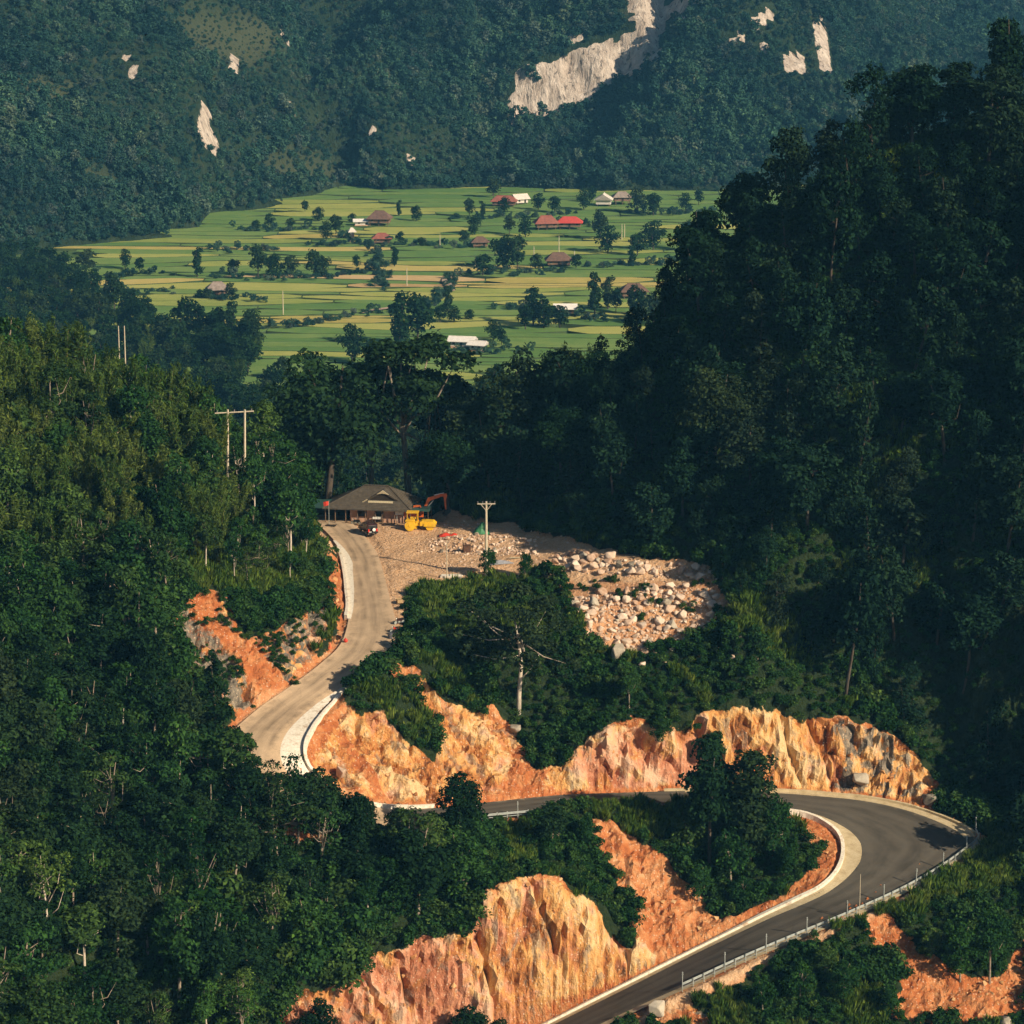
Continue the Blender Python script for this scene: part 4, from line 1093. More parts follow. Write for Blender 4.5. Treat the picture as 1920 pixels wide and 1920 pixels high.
mass('mountain_forest', P, ['far0*', 'far1*', 'far2*', 'far3*', 'far4*', 'far5*'], np.where(mgrid(scrub, P[:, 0], P[:, 1]) > 0.4, 0.5, 1.0) * (0.4 + 0.75 * rr.random(len(P)) ** 1.6) * (1 + 0.45 * fbm(P[:, 0] * .02, P[:, 1] * .02, 5.0, 2)) * (1 + 0.35 * (rr.random(len(P)) < 0.15)), 'dense green forest covering the far mountain face around its pale cliffs', 'forest', 4)

# =================================================================== woods on the near slopes
rr = np.random.default_rng(77)
def size_word(s): return 'small' if s < 0.82 else ('large' if s > 1.05 else 'middling')
def left_zone(u, v):
    row = 'on the crest' if v < 800 else 'above the rocky cutting' if v < 1110 else 'level with the upper road' if v < 1400 else 'below the upper bend' if v < 1680 else 'low in the picture'
    col = 'at the left edge' if u < 170 else 'further in' if u < 380 else 'nearer the road'
    return row + (' of the left slope, ' if v < 800 else ' at left, ') + col
def hill_zone(u, v):
    row = 'near the top' if v < 480 else 'high on the face' if v < 760 else 'halfway up' if v < 1040 else 'near the foot'
    col = 'on its left flank' if u < 1300 else 'mid face' if u < 1600 else 'towards the right edge'
    return row + (' the shaded hill, ' if row == 'halfway up' else ' of the shaded hill, ') + col
# --- left mountainside: trees one by one
LEFT = [(-60, 560), (60, 600), (170, 640), (330, 720), (395, 850), (450, 905), (520, 930), (592, 1010), (598, 1050), (560, 1110), (480, 1100), (350, 1092), (318, 1150), (295, 1200), (300, 1290), (340, 1370), (395, 1440), (440, 1540), (560, 1590), (700, 1590), (830, 1590), (880, 1640), (880, 1728), (790, 1742), (700, 1768), (610, 1815), (530, 1850), (505, 1960), (-60, 2040)]
P = cand(16000, -100, 5, 286, 446, LEFT, 3.0, 31, 0.15, 0.004)
P = P[(bearing(P)[1] > 500)]
px, py = bearing(P)
print('left trees', len(P))
order = np.argsort(-P[:, 1])
cnt = {'b': 0, 's': 0, 'm': 0}
overflow = []
for i in order:
    p = P[i]; u = rr.random(); sc = rr.uniform(0.75, 1.2)
    hi = py[i] < 1120
    # keep low growth just above the rocky bank and in front of the visible carriageway
    if 430 < px[i] < 620 and 1030 < py[i] < 1130: sc *= 0.55
    if px[i] > 300 and 1180 < py[i] < 1400: sc *= 0.6
    if px[i] > 380 and 1380 < py[i] < 1660 and px[i] < 900:
        line = np.interp(px[i], [380, 430, 480, 530, 570, 640, 700, 820, 900], [1285, 1300, 1330, 1398, 1440, 1472, 1512, 1528, 1530])
        sc = float(np.clip((py[i] - line) / 13.3 / 11.0, 0.3, 1.25)) * rr.uniform(.85, 1.0)
    if px[i] > 470 and 960 < py[i] < 1130 and px[i] + 48 * sc > 606: continue
    loc = (p[0], p[1], p[2] - 0.3)
    if hi and px[i] < 470 and u < 0.5:
        if cnt['m'] < 120: tree('bamboo%d' % rr.integers(3), loc, sc * 1.05, rr.uniform(0, 6.28), size_word(sc) + ' feathery bamboo ' + left_zone(px[i], py[i]), 'bamboo clumps on the left slope', 'bamboo_clump', 'bamboo'); cnt['m'] += 1
    elif u < (0.72 if hi and px[i] > 300 else 0.52) and u > 0.46:
        tree('slender%d' % rr.integers(2), loc, sc, rr.uniform(0, 6.28), size_word(sc) + ' pale stemmed tree ' + left_zone(px[i], py[i]), 'slender trees on the left slope', 'slender_tree'); cnt['s'] += 1
    elif cnt['b'] < 290:
        tree(('thin%d' % rr.integers(3)) if rr.random() < 0.16 else ('layer%d' % rr.integers(3)) if rr.random() < 0.22 else ('dim%d' if py[i] > 1300 and rr.random() < 0.8 else 'broad%d') % rr.integers(5), loc, sc, rr.uniform(0, 6.28), size_word(sc) + ' leafy tree ' + left_zone(px[i], py[i]), 'forest trees on the left slope', 'forest_tree'); cnt['b'] += 1  # lower slope: darker-leaved copies stand in for shade
    else: overflow.append(loc)
print(cnt, len(overflow))
# --- right hill
HILL = [(960, 1005), (1060, 1010), (1200, 1030), (1330, 1055), (1400, 1150), (1450, 1225), (1600, 1325), (1720, 1385), (1785, 1440), (1850, 1520), (1935, 1540), (2060, 1540), (2060, -100), (1400, -100), (1100, 500), (1000, 760), (880, 930)]
P = cand(9000, -14, 86, 376, 460, HILL, 4.5, 41, 0.2, 0.01)
px, py = bearing(P); print('hill trees', len(P))
cnt = 0; over = []
order = np.argsort(P[:, 1] + rr.normal(size=len(P)) * 6)
for i in order:
    p = P[i]; sc = rr.uniform(0.7, 1.5); loc = (p[0], p[1], p[2] - 0.5)
    if px[i] < 1300 and py[i] < 800: sc = min(sc, 0.85)
    if px[i] < 1560 and py[i] > 1060: sc *= 0.5
    elif px[i] < 1450 and py[i] > 950: sc *= 0.85
    if cnt < 290:
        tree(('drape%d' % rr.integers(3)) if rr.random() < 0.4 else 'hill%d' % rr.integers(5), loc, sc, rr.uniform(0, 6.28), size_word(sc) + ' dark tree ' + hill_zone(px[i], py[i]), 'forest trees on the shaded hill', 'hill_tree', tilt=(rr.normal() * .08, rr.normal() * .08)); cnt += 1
    else: over.append(loc)
# crest, unseen shading flank and back slopes: one mass
x = rr.uniform(70, 200, 2500); y = rr.uniform(335, 470, 2500)
Q = np.stack([x, y, ground(x, y) - 0.5], 1); Q = Q[(gridval(near_road2, Q[:, 0], Q[:, 1]) < 0.01) & ((Q[:, 0] > 84) | (Q[:, 1] < 376)) & (bearing(Q)[0] > 1900)]; Q = Q[thin(Q, 5.0)]
Q = np.vstack([Q] + ([np.array(over)] if over else []))
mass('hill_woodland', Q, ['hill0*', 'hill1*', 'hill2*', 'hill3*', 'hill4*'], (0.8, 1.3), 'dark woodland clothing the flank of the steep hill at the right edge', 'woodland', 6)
# --- valley side woods, blue with distance
x = rr.uniform(-190, 190, 9000); y = rr.uniform(456, 905, 9000); z = ground(x, y)
Q = np.stack([x, y, z - 0.5], 1); px, py = bearing(Q)
WOOD = [(-100, 470), (100, 500), (140, 540), (280, 600), (300, 640), (350, 610), (470, 620), (490, 700), (620, 712), (860, 712), (940, 690), (1040, 660), (1230, 590), (1500, 560), (2000, 560), (2000, 1100), (-100, 1100)]
Q[:, 2] = np.maximum(z, -1.2) - 0.4
m = in_poly(px, py, WOOD)
Q = Q[m]; Q = Q[thin(Q, 5.0)]
x = rr.uniform(-290, 60, 5000); y = rr.uniform(860, 1270, 5000)
Q2 = np.stack([x, y, np.full(5000, -1.2)], 1); px, py = bearing(Q2)
WOODL = [(-100, 485), (60, 500), (130, 548), (280, 612), (300, 655), (360, 640), (480, 650), (492, 715), (300, 780), (-100, 780)]
Q2 = Q2[in_poly(px, py, WOODL)]; Q2 = Q2[thin(Q2, 5.5)]; Q = np.vstack([Q, Q2])
print('valley wood', len(Q))
mass('valley_side_forest', Q, ['valley0*', 'valley1*', 'valley2*', 'valley3*', 'bamboo0*'], (0.6, 1.15), 'hazy dark green forest on the slopes falling behind the hut to the valley', 'forest', 9)

# --- undergrowth on everything green near the camera
x = rr.uniform(-95, 95, 90000); y = rr.uniform(300, 462, 90000)
z = ground(x, y); Q = np.stack([x, y, z - 0.05], 1); px, py = bearing(Q)
m = (px > -60) & (px < 1990) & (py < 2010) & (gridval(bare_s, x, y) < 0.3 + 0.5 * (rr.random(90000) < 0.6)) & (gridval(NOVEG, x, y) < 0.03)
Q = Q[m]; px = px[m]; py = py[m]
pat = fbm(Q[:, 0] * .12, Q[:, 1] * .12, 8.0, 3)
GRASSY = [[(640, 1300), (740, 1275), (800, 1340), (830, 1420), (780, 1390), (690, 1310)], [(1060, 1480), (1300, 1470), (1300, 1560), (1220, 1580), (1110, 1540)], [(330, 1020), (600, 1020), (600, 1110), (330, 1110)], [(780, 1080), (900, 1080), (880, 1150), (790, 1160)], [(770, 1230), (870, 1250), (900, 1330), (810, 1290)], [(1480, 1760), (1620, 1700), (1850, 1580), (1920, 1560), (1920, 1660), (1700, 1720)], [(940, 1530), (1000, 1540), (1000, 1640), (950, 1640)], [(600, 1150), (660, 1150), (640, 1220), (560, 1280)]]
gr = np.zeros(len(Q), bool)
for g in GRASSY: gr |= in_poly(px, py, g)
gr |= (pat > 0.55)
A = Q[gr]; A = A[thin(A, 0.6)]
mass('tall_grass', A, ['tuft0', 'tuft1'], (0.8, 1.7), 'tall green grass on the road banks and slopes', 'grass', 12, 0.15)
B = Q[~gr]; B = B[thin(B, 0.85)]
bpx, bpy_ = bearing(B); bigger = np.where((bpy_ > 1440) & (bpx < 900), 1.55, 1.0)
sc = 1.22 * bigger * (0.55 + 0.5 * np.clip(fbm(B[:, 0] * .2, B[:, 1] * .2, 2.0, 3) + 0.5, 0, 1.4)) * np.random.default_rng(2).uniform(0.7, 1.3, len(B))
print('shrubs', len(B), 'tufts', len(A))
CA = np.stack([XX.ravel(), YY.ravel(), VZ.ravel()], 1)[(BARE['cutA'] & ~BARE['chute']).ravel()]; CA = CA[np.random.default_rng(4).random(len(CA)) < 0.03 + 0.5 * (fbm(CA[:, 0] * .3, CA[:, 1] * .3, 1.0, 2) > 0.15)]; CA = CA[thin(CA, 0.5)]
GP = []
for u, v, w_, h_, k_ in ((1110, 1106, 24, 6, 26), (1170, 1120, 30, 7, 30), (1215, 1105, 22, 9, 26), (1145, 1090, 26, 5, 18), (1290, 1146, 22, 8, 22), (1240, 1135, 14, 7, 12), (1345, 1150, 10, 14, 16), (1060, 1092, 22, 5, 20), (1200, 1160, 8, 10, 10), (1310, 1098, 26, 6, 20)):
    for _ in range(k_ // 3): GP.append(hit(u + rr.normal() * w_ * .5, v + rr.normal() * h_ * .5))
CA = np.vstack([CA, np.array(GP)])
B = np.vstack([B, CA]); sc = np.concatenate([sc, np.random.default_rng(6).uniform(.25, .6, len(CA))])
mass('undergrowth', B, ['shrub0', 'shrub1', 'shrub2', 'shrub3'], sc, 'dense green undergrowth covering the slopes between the roads', 'undergrowth', 13, 0.15)

# =================================================================== kerbs, aprons, shoulders
def taper(pairs):
    ks = [p[0] for p in pairs]; vs = [p[1] for p in pairs]
    return lambda i: float(np.interp(i, ks, vs))
# sandy shoulder inside the lower hairpin, and along its outside
w = taper([(216, .3), (228, .7), (244, 1.4), (256, 2.5), (266, 2.6), (280, 1.6), (300, 1.1), (360, 1.2)])
ribbon('shoulder', edge_line(RLs, RRs, 216, 361, 0.0), edge_line(RLs, RRs, 216, 361, w), M_SHOULDER, 0.036, 3, kind='structure')
w2 = taper([(210, .5), (230, .9), (250, 1.5), (260, 1.7)])
ribbon('shoulder', edge_line(RRs, RLs, 208, 261, w2), edge_line(RRs, RLs, 208, 261, 0.0), M_SHOULDER, 0.037, 3, kind='structure')
ribbon('shoulder', edge_line(RRs, RLs, 262, 361, taper([(262, .2), (290, .45), (360, .6)])), edge_line(RRs, RLs, 262, 361, -0.9), M_SHOULDER, 0.034, 3, kind='structure')
ribbon('shoulder', edge_line(RLs, RRs, 26, 63, -0.2), edge_line(RLs, RRs, 26, 63, taper([(26, .3), (36, 1.6), (50, 1.1), (62, .4)])), M_CONC, 0.036, 3, kind='structure')
kerb('kerb_wall', edge_line(RLs, RRs, 222, 361, 0.0), edge_line(RLs, RRs, 222, 361, -0.55), 0.42, M_CONC, 'long white kerb wall along the inside of the lower hairpin', 'kerb')
kerb('kerb_wall', edge_line(RRs, RLs, 205, 260, 0.0), edge_line(RRs, RLs, 205, 260, -0.4), 0.36, M_SHOULDER, 'cream kerb wall under the orange cliff outside the hairpin', 'kerb')
kerb('kerb_wall', edge_line(RRs, RLs, 148, 171, 0.0), edge_line(RRs, RLs, 148, 171, -0.45), 0.5, M_CONC, 'short white kerb wall below the red earth cutting', 'kerb')
kerb('kerb_wall', edge_line(RLs, RRs, 30, 63, -0.2), edge_line(RLs, RRs, 30, 63, -0.75), 0.5, M_CONC, 'white kerb wall beside the pale upper road', 'kerb')
# pale apron and drain wall in the upper bend
ribbon('apron', edge_line(RRs, RLs, 90, 134, 0.2), edge_line(RRs, RLs, 90, 134, taper([(90, -0.3), (100, -2.2), (110, -2.9), (134, -2.6)])), M_CONC, 0.035, 4, kind='structure')
kerb('drain_wall', edge_line(RRs, RLs, 90, 134, taper([(90, -0.3), (100, -2.3), (110, -3.0), (134, -2.7)])), edge_line(RRs, RLs, 90, 134, taper([(90, -0.8), (100, -2.75), (110, -3.45), (134, -3.15)])), 0.55, M_CONC, 'curved white drain wall around the inside of the upper bend', 'wall', seglen=2.4, wall_name='wall_block')

# =================================================================== guard rails
M_GALV = plain('galvanised_steel', (0.42, 0.45, 0.42), 0.5, 0.25, 2.0, 0.35, 0.4)
M_POLE = plain('pale_pole', (0.60, 0.53, 0.40), 0.7, 0.2, 2.0)
def guard_rail(A, B, i0, i1, offs, label, step=1.55, tall=4, tallh=2.4):
    P = edge_line(A, B, i0, i1, -offs); P = np.array([[p[0], p[1], max(p[2] - 0.1, p[2] - 0.1)] for p in P])
    L = np.concatenate([[0], np.cumsum(np.linalg.norm(np.diff(P, axis=0), axis=1))])
    root = empty('guard_rail', P[0], 0, label, 'guard rail')
    o = P[0]
    at = lambda s: np.array([np.interp(s, L, P[:, k]) for k in range(3)]) - o
    npost = int(L[-1] / step)
    post = MB(); post.box((0, 0, 0.40), (0.13, 0.13, 1.15)); post.box((0, 0, 0.99), (0.16, 0.16, 0.04)); pm = post.mesh('post', M_GALV)
    tp = MB(); tp.tube([(0, 0, -0.2), (0, 0, tallh)], 0.075, 6); tp.sphere((0, 0, tallh), 0.1, 6, 4); tp.box((0, 0, tallh - .25), (.17, .17, .12)); tm = tp.mesh('marker_post', M_GALV)
    for k in range(npost + 1):
        s = L[-1] * k / npost; q = bpy.data.objects.new('marker_post' if k % tall == 0 else 'post', tm if k % tall == 0 else pm)
        link(q, root); q.location = at(s); q.rotation_euler = (random.uniform(-.03, .03), random.uniform(-.03, .03), random.random())
    # W-beam lengths, overlapped end to end
    prof = [(0.0, -0.17), (0.07, -0.12), (0.07, -0.06), (0.0, 0.0), (0.07, 0.06), (0.07, 0.12), (0.0, 0.17)]
    nb = max(1, int(L[-1] / 4.3))
    for b in range(nb):
        ss = np.linspace(L[-1] * b / nb + 0.01, L[-1] * (b + 1) / nb - 0.01, 6); V = []; F = []
        for s in ss:
            p = at(s); q = at(min(s + 0.3, L[-1])) - at(max(s - 0.3, 0)); nrm = np.array([q[1], -q[0], 0]); nrm /= np.linalg.norm(nrm)
            for a, h in prof: V.append(p + nrm * (a + 0.09) + [0, 0, 0.78 + h])
            for a, h in reversed(prof): V.append(p + nrm * (a + 0.075) + [0, 0, 0.78 + h])
        m = 14
        for i in range(5):
            for k in range(m): F.append((i * m + k, i * m + (k + 1) % m, (i + 1) * m + (k + 1) % m, (i + 1) * m + k))
        F += [tuple(range(m)), tuple(range(6 * m - 1, 5 * m - 1, -1))]
        mb = MB(); mb.add(V, F); mb.build('rail_beam', M_GALV, root)
        lo = MB(); lo.tube([at(s) + [0, 0, 0.36] for s in ss], 0.035, 5); lo.build('lower_rail', M_GALV, root)
    return root
guard_rail(RRs, RLs, 259, 322, 0.45, 'long steel guard rail along the outer edge of the lower hairpin')
guard_rail(RLs, RRs, 170, 191, 0.35, 'short pale guard rail on the middle road above the trees', tallh=2.2)

# =================================================================== rocks
def rock_mat(name, stops):
    n = NT(name); o = n.obj(); r = n.rand()
    f = n.math('ADD', n.math('MULTIPLY', n.noise(o, 2.2, 5, 0.65), 0.6), n.math('MULTIPLY', r, 0.4))
    return n.bsdf(n.ramp(f, stops), 0.92, 0, n.bump(n.noise(o, 5, 5, 0.7), 0.5, 0.1), 0.12)
M_STONE = rock_mat('pale_stone', [(0.25, (0.36, 0.22, 0.145)), (0.5, (0.60, 0.44, 0.32)), (0.7, (0.70, 0.57, 0.45)), (0.85, (0.58, 0.37, 0.24))])
M_STONE_GREY = rock_mat('grey_stone', [(0.25, (0.16, 0.14, 0.11)), (0.5, (0.36, 0.31, 0.24)), (0.75, (0.52, 0.46, 0.36))])
M_STONE_OR = rock_mat('orange_stone', [(0.25, (0.40, 0.16, 0.06)), (0.5, (0.58, 0.31, 0.13)), (0.75, (0.66, 0.43, 0.22))])
def rock_mesh(name, seed, mat, sub=2, cut=7):
    """angular broken stone: hull of scattered points, lightly chamfered"""
    rr_ = random.Random(seed); bm = bmesh.new()
    for _ in range(16 if sub == 2 else 11):
        v = Vector((rr_.gauss(0, 1), rr_.gauss(0, 1), rr_.gauss(0, 1))).normalized() * rr_.uniform(0.78, 1.05); bm.verts.new(v)
    h_ = bmesh.ops.convex_hull(bm, input=bm.verts)
    bmesh.ops.delete(bm, geom=[g for g in h_['geom_interior'] if isinstance(g, bmesh.types.BMVert)], context='VERTS')
    if sub == 2: bmesh.ops.bevel(bm, geom=list(bm.edges), offset=0.06, segments=1, affect='EDGES', profile=0.6)
    bmesh.ops.recalc_face_normals(bm, faces=bm.faces)
    me = bpy.data.meshes.new(name); bm.to_mesh(me); bm.free(); me.materials.append(mat); return me
STONES = [rock_mesh('stone%d' % i, i + 1, M_STONE) for i in range(6)]
STONES_G = [rock_mesh('grey_stone%d' % i, i + 31, M_STONE_GREY) for i in range(3)]
for i in range(6): PROTO['stone%d*' % i] = rock_mesh('pebble%d' % i, i + 61, M_STONE, 1, 5)
for i in range(4): PROTO['orange_stone%d*' % i] = rock_mesh('clod%d' % i, i + 81, M_STONE_OR, 1, 5)
rs = np.random.default_rng(91)
def on_ground(px, py):
    p = hit(px, py); return p
def boulder(p, s, me, label, group=None, flat=0.75, sink=0.3, name='boulder'):
    o = link(bpy.data.objects.new(name, me))
    o.location = (p[0], p[1], p[2] + s * flat * (1 - sink) * 0.6); o.scale = (s, s * rs.uniform(.7, 1.1), s * flat)
    o.rotation_euler = (rs.normal() * .35, rs.normal() * .35, rs.uniform(0, 6.28))
    return tag(o, label, 'boulder', group)
big = on_ground(1156, 1236)
b = boulder(big, 2.0, STONES_G[0], 'huge grey boulder at the foot of the rubble slope', None, 0.9, 0.2); b.rotation_euler = (0.2, -0.3, 0.4)
FIELDS = [  # polygon, count, size range, min distance, label, group
 ([(1075, 1160), (1060, 1125), (1120, 1112), (1200, 1110), (1260, 1100), (1335, 1105), (1372, 1140), (1350, 1182), (1270, 1208), (1195, 1230), (1120, 1215), (1085, 1185)], 200, (0.35, 1.1), 0.9, 'pinkish boulder in the rubble slope', 'boulders of the rubble slope'),
 ([(1035, 1070), (1045, 1042), (1090, 1036), (1180, 1052), (1260, 1060), (1330, 1068), (1345, 1092), (1240, 1084), (1120, 1078)], 75, (0.4, 1.25), 1.1, 'pale boulder in the long heaped row behind the yard', 'boulders of the heaped row'),
 ([(1170, 1230), (1290, 1215), (1400, 1190), (1420, 1250), (1300, 1290), (1190, 1290)], 16, (0.35, 0.8), 2.2, 'boulder strayed onto the green slope', 'stray boulders on the green slope'),
 ([(800, 1012), (900, 1000), (1000, 1010), (1010, 1040), (900, 1045), (800, 1035)], 45, (0.25, 0.55), 0.8, 'pale stone in the low heap on the yard', 'stones heaped on the yard'),
 ([(1855, 1550), (1870, 1515), (1910, 1512), (1910, 1550)], 14, (0.4, 0.9), 0.9, 'pinkish boulder beside the guard rail end', 'boulders by the rail end'),
]
for poly, cnt, (s0, s1), dm, lab, grp in FIELDS:
    xs = [p[0] for p in poly]; ysp = [p[1] for p in poly]; got = []; tries = 0
    while len(got) < cnt and tries < cnt * 16:
        tries += 1; u, v = rs.uniform(min(xs), max(xs)), rs.uniform(min(ysp), max(ysp))
        if not in_poly(np.array([u]), np.array([v]), poly)[0]: continue
        p = hit(u, v)
        if any((p[0] - q[0]) ** 2 + (p[1] - q[1]) ** 2 < dm * dm for q in got): continue
        got.append(p); s = s0 + (s1 - s0) * rs.random() ** 2.2
        sw = 'big' if s > s0 + .4 * (s1 - s0) else 'small' if s < s0 + .1 * (s1 - s0) else 'medium'
        third = (u - min(xs)) / (max(xs) - min(xs)); fr = (v - min(ysp)) / (max(ysp) - min(ysp))
        wh = ('left end' if third < .33 else 'middle' if third < .67 else 'right end') + (', far side' if fr < .5 else ', near side')
        boulder(p, s, STONES[rs.integers(6)] if rs.random() < 0.85 else STONES_G[rs.integers(3)], sw + ' ' + lab + ', ' + wh, grp)
for (u, v, s, g, lab) in [(708, 1262, 0.95, 0, 'white boulder at the tip of the gravel spit beside the road'), (1612, 1472, 1.5, 1, 'tall grey rock slab leaning on the orange cutting'), (1742, 1503, 1.3, 1, 'grey rock standing at the end of the orange cutting by the dark trees'),
                       (968, 1372, 1.1, 1, 'brown boulder at the foot of the white trunked tree'), (640, 1452, 1.1, 0, 'pale rock slab at the left end of the red cutting'), (1885, 1925, 1.6, 1, 'grey rock at the bottom right corner below the bank'), (1232, 1900, 1.5, 1, 'grey rounded rock beside the road where the rail begins')]:
    boulder(hit(u, v), s, STONES_G[rs.integers(3)] if g else STONES[rs.integers(6)], lab, None, 0.95)
# small stones: rubble, too many to count
def stones(name, region_mask, N, scale, protos, dmin, label, seed, dens=None):
    rr_ = np.random.default_rng(seed); x = rr_.uniform(-62, 72, N); y = rr_.uniform(334, 452, N)
    m = (gridval(region_mask, x, y) > 0.5) & (gridval(NOVEG, x, y) < 0.01)
    if dens is not None: m &= rr_.random(N) < dens(x, y)
    x, y = x[m], y[m]
    i = np.clip(np.searchsorted(GX, x) - 1, 0, NX - 2); j = np.clip(np.searchsorted(GY, y) - 1, 0, NY - 2)
    jx = rr_.random(len(x))
    P = np.stack([VX[j, i] + jx * (VX[j, i + 1] - VX[j, i]), VY[j, i] + jx * (VY[j, i + 1] - VY[j, i]), VZ[j, i] + jx * (VZ[j, i + 1] - VZ[j, i])], 1)
    P = P[gridval(NOVEG, P[:, 0], P[:, 1]) < 0.02]
    P = P[thin(P, dmin)]
    s = scale[0] + (scale[1] - scale[0]) * rr_.random(len(P)) ** 3
    print(name, len(P)); return mass(name, P, protos, s, label, 'rubble', seed, 0.6)
SP_ = ['stone%d*' % i for i in range(6)]; SO_ = ['orange_stone%d*' % i for i in range(4)]
rowm = in_poly(PX, PY, FIELDS[1][0]) & VIS; heap = in_poly(PX, PY, FIELDS[3][0]) & VIS; rub2 = in_poly(PX, PY, FIELDS[0][0]) & VIS
stones('rubble', (rowm | rub2 | heap) * 1.0, 110000, (0.10, 0.5), SP_, 0.28, 'pale broken stone rubble strewn between the boulders', 5)
stones('scree', (BARE['rubble'] | (BARE['yard'] & (PX > 780) & (PX < 1330))) * 1.0, 60000, (0.08, 0.34), SP_, 0.42, 'scattered small stones over the bare yard and slope', 6, lambda x, y: np.where(gridval(BARE['rubble'], x, y) > 0, 0.8, 0.3) + 0.5 * fbm(x * .2, y * .2, 1.0, 2))
stones('loose_rocks', smooth((BARE['cutB'] | BARE['cutC'] | BARE['inner'] | BARE['outer2'] | BARE['bankA']) * 1.0, 1), 80000, (0.08, 0.55), SO_, 0.6, 'loose orange rocks and clods on the cut slopes', 7, lambda x, y: 0.25 + 0.6 * fbm(x * .25, y * .25, 3.0, 2))

# =================================================================== utility poles
M_WOODPOLE = plain('weathered_pole', (0.58, 0.50, 0.36), 0.8, 0.2, 1.5)
M_INS = plain('insulator', (0.25, 0.22, 0.2), 0.4)
def utility_pole(p, H, label, arm=2.6, rz=0.0, r=0.16, thin_=False):
    root = empty('utility_pole', (p[0], p[1], p[2]), rz, label, 'pole')
    MB().tube([(0, 0, -0.8), (0, 0, H * 0.5), (0, 0, H)], [r * 1.15, r, r * 0.75], 8).build('pole_shaft', M_WOODPOLE, root)
    if arm:
        a = MB().box((0, -0.14, H - 0.35), (arm, 0.12, 0.14)).build('cross_arm', M_WOODPOLE, root)
        for s in (-1, 1):
            MB().tube([(s * 0.06, -0.14, H - 1.35), (s * arm * 0.3, -0.14, H - 0.4)], 0.045, 5).build('brace', M_WOODPOLE, root)
        for x in (-arm * .46, -arm * .2, arm * .2, arm * .46):
            MB().tube([(x, -0.14, H - 0.28), (x, -0.14, H + 0.02)], [0.05, 0.09], 6).build('insulator', M_INS, root)
    return root
p = hit(912, 1088); top = at_d(912, 940, p[1])
utility_pole(p, top[2] - p[2], 'tall pale utility pole with crossarm beside the yard', 2.7, 0.05, 0.2)
p = hit(838, 1086); utility_pole(p, at_d(838, 1012, p[1])[2] - p[2], 'thin bare pole at the near edge of the yard', 0, 0, 0.07)
# H-frame on the left ridge: two shafts and one long arm
root = empty('twin_utility_pole', at_d(443, 880, 424), 0, 'twin poles joined by one long crossarm above the left ridge', 'pole')
q = at_d(443, 880, 424)
for px_, low in ((427, 850), (459, 885)):
    t_, b_ = at_d(px_, 768, 424), at_d(px_, low + 60, 424)
    MB().tube([tuple(b_ - q), tuple(t_ - q)], [0.2, 0.15], 8).build('pole_shaft', M_WOODPOLE, root)
a0, a1 = at_d(403, 775, 424) - q, at_d(476, 771, 424) - q
MB().tube([tuple(a0), tuple(a1)], 0.11, 6).build('cross_arm', M_WOODPOLE, root)
for t in (0.06, 0.5, 0.94):
    c = a0 + (a1 - a0) * t; MB().tube([tuple(c), tuple(c + [0, 0, .4])], [.06, .1], 6).build('insulator', M_INS, root)
p = hit(1611, 1727); utility_pole(p, 6.3, 'thin tall rod standing against the long guard rail', 0, 0, 0.045)
for i, (u, v0, v1, lab) in enumerate([(531, 545, 592, 'far pole standing in the yellow paddies below the thatched hut'), (763, 502, 538, 'far pole in the tan paddy above the dark valley tree'), (825, 440, 466, 'far pole beside the dark hedgerow in mid valley'), (1048, 442, 482, 'far pole on the green field below the red roofs'),
                                   (1166, 420, 450, 'first of the far pole pair by the right village trees'), (1171, 420, 446, 'second of the far pole pair by the right village trees'), (891, 484, 506, 'short far pole at the end of the ripe paddy'), (1001, 462, 480, 'short far pole left of the brown roofed house'), (1077, 470, 486, 'short far pole right of the brown roofed house')]):
    b = at_z(u, v1, 0.0); utility_pole(b, at_d(u, v0, b[1])[2], lab, 0, 0, 0.17)
for u, lab in ((222, 'first of two far poles among the hazy trees at left'), (233, 'second of two far poles among the hazy trees at left')):
    t = at_d(u, 611, 640); utility_pole(t - [0, 0, 9], 9, lab, 0, 0, 0.13)

# =================================================================== hut
n = NT('weathered_roof'); o_ = n.obj()
rows = n.node('TexWave'); rows.wave_type = 'BANDS'; rows.bands_direction = 'Z'; n.set(rows.inputs['Vector'], o_); rows.inputs['Scale'].default_value = 1.7; rows.inputs['Distortion'].default_value = 1.2; rows.inputs['Detail'].default_value = 3
M_ROOF = n.bsdf(n.mix(n.math('MULTIPLY', rows.outputs['Fac'], 0.35), n.ramp(n.noise(o_, 1.5, 5, 0.7), [(0.3, (0.055, 0.045, 0.034)), (0.55, (0.10, 0.083, 0.062)), (0.75, (0.15, 0.12, 0.088))]), (0.07, 0.06, 0.045)), 0.9, 0, n.bump(rows.outputs['Fac'], 0.6, 0.08), 0.1)
M_WALL = plain('pink_plaster', (0.50, 0.30, 0.20), 0.9, 0.3, 1.2)
M_DARK = plain('dark_timber', (0.035, 0.027, 0.02), 0.8, 0.3)
M_TIMB = plain('brown_timber', (0.16, 0.10, 0.06), 0.8, 0.35)
M_TRIM = plain('pale_trim', (0.46, 0.39, 0.25), 0.8, 0.2)
M_TARP = plain('green_tarpaulin', (0.035, 0.085, 0.07), 0.6, 0.3)
M_RED = plain('red_paint', (0.62, 0.055, 0.03), 0.5, 0.2)
M_WHITE = plain('white_paint', (0.80, 0.77, 0.70), 0.5, 0.12)
M_BLACK = plain('black_rubber', (0.018, 0.017, 0.016), 0.7, 0.3)
M_GLASS = plain('dark_glass', (0.03, 0.035, 0.04), 0.1, 0.1, 2, 0, 0.7)
M_BLUE = plain('blue_cloth', (0.04, 0.08, 0.25), 0.8, 0.2)
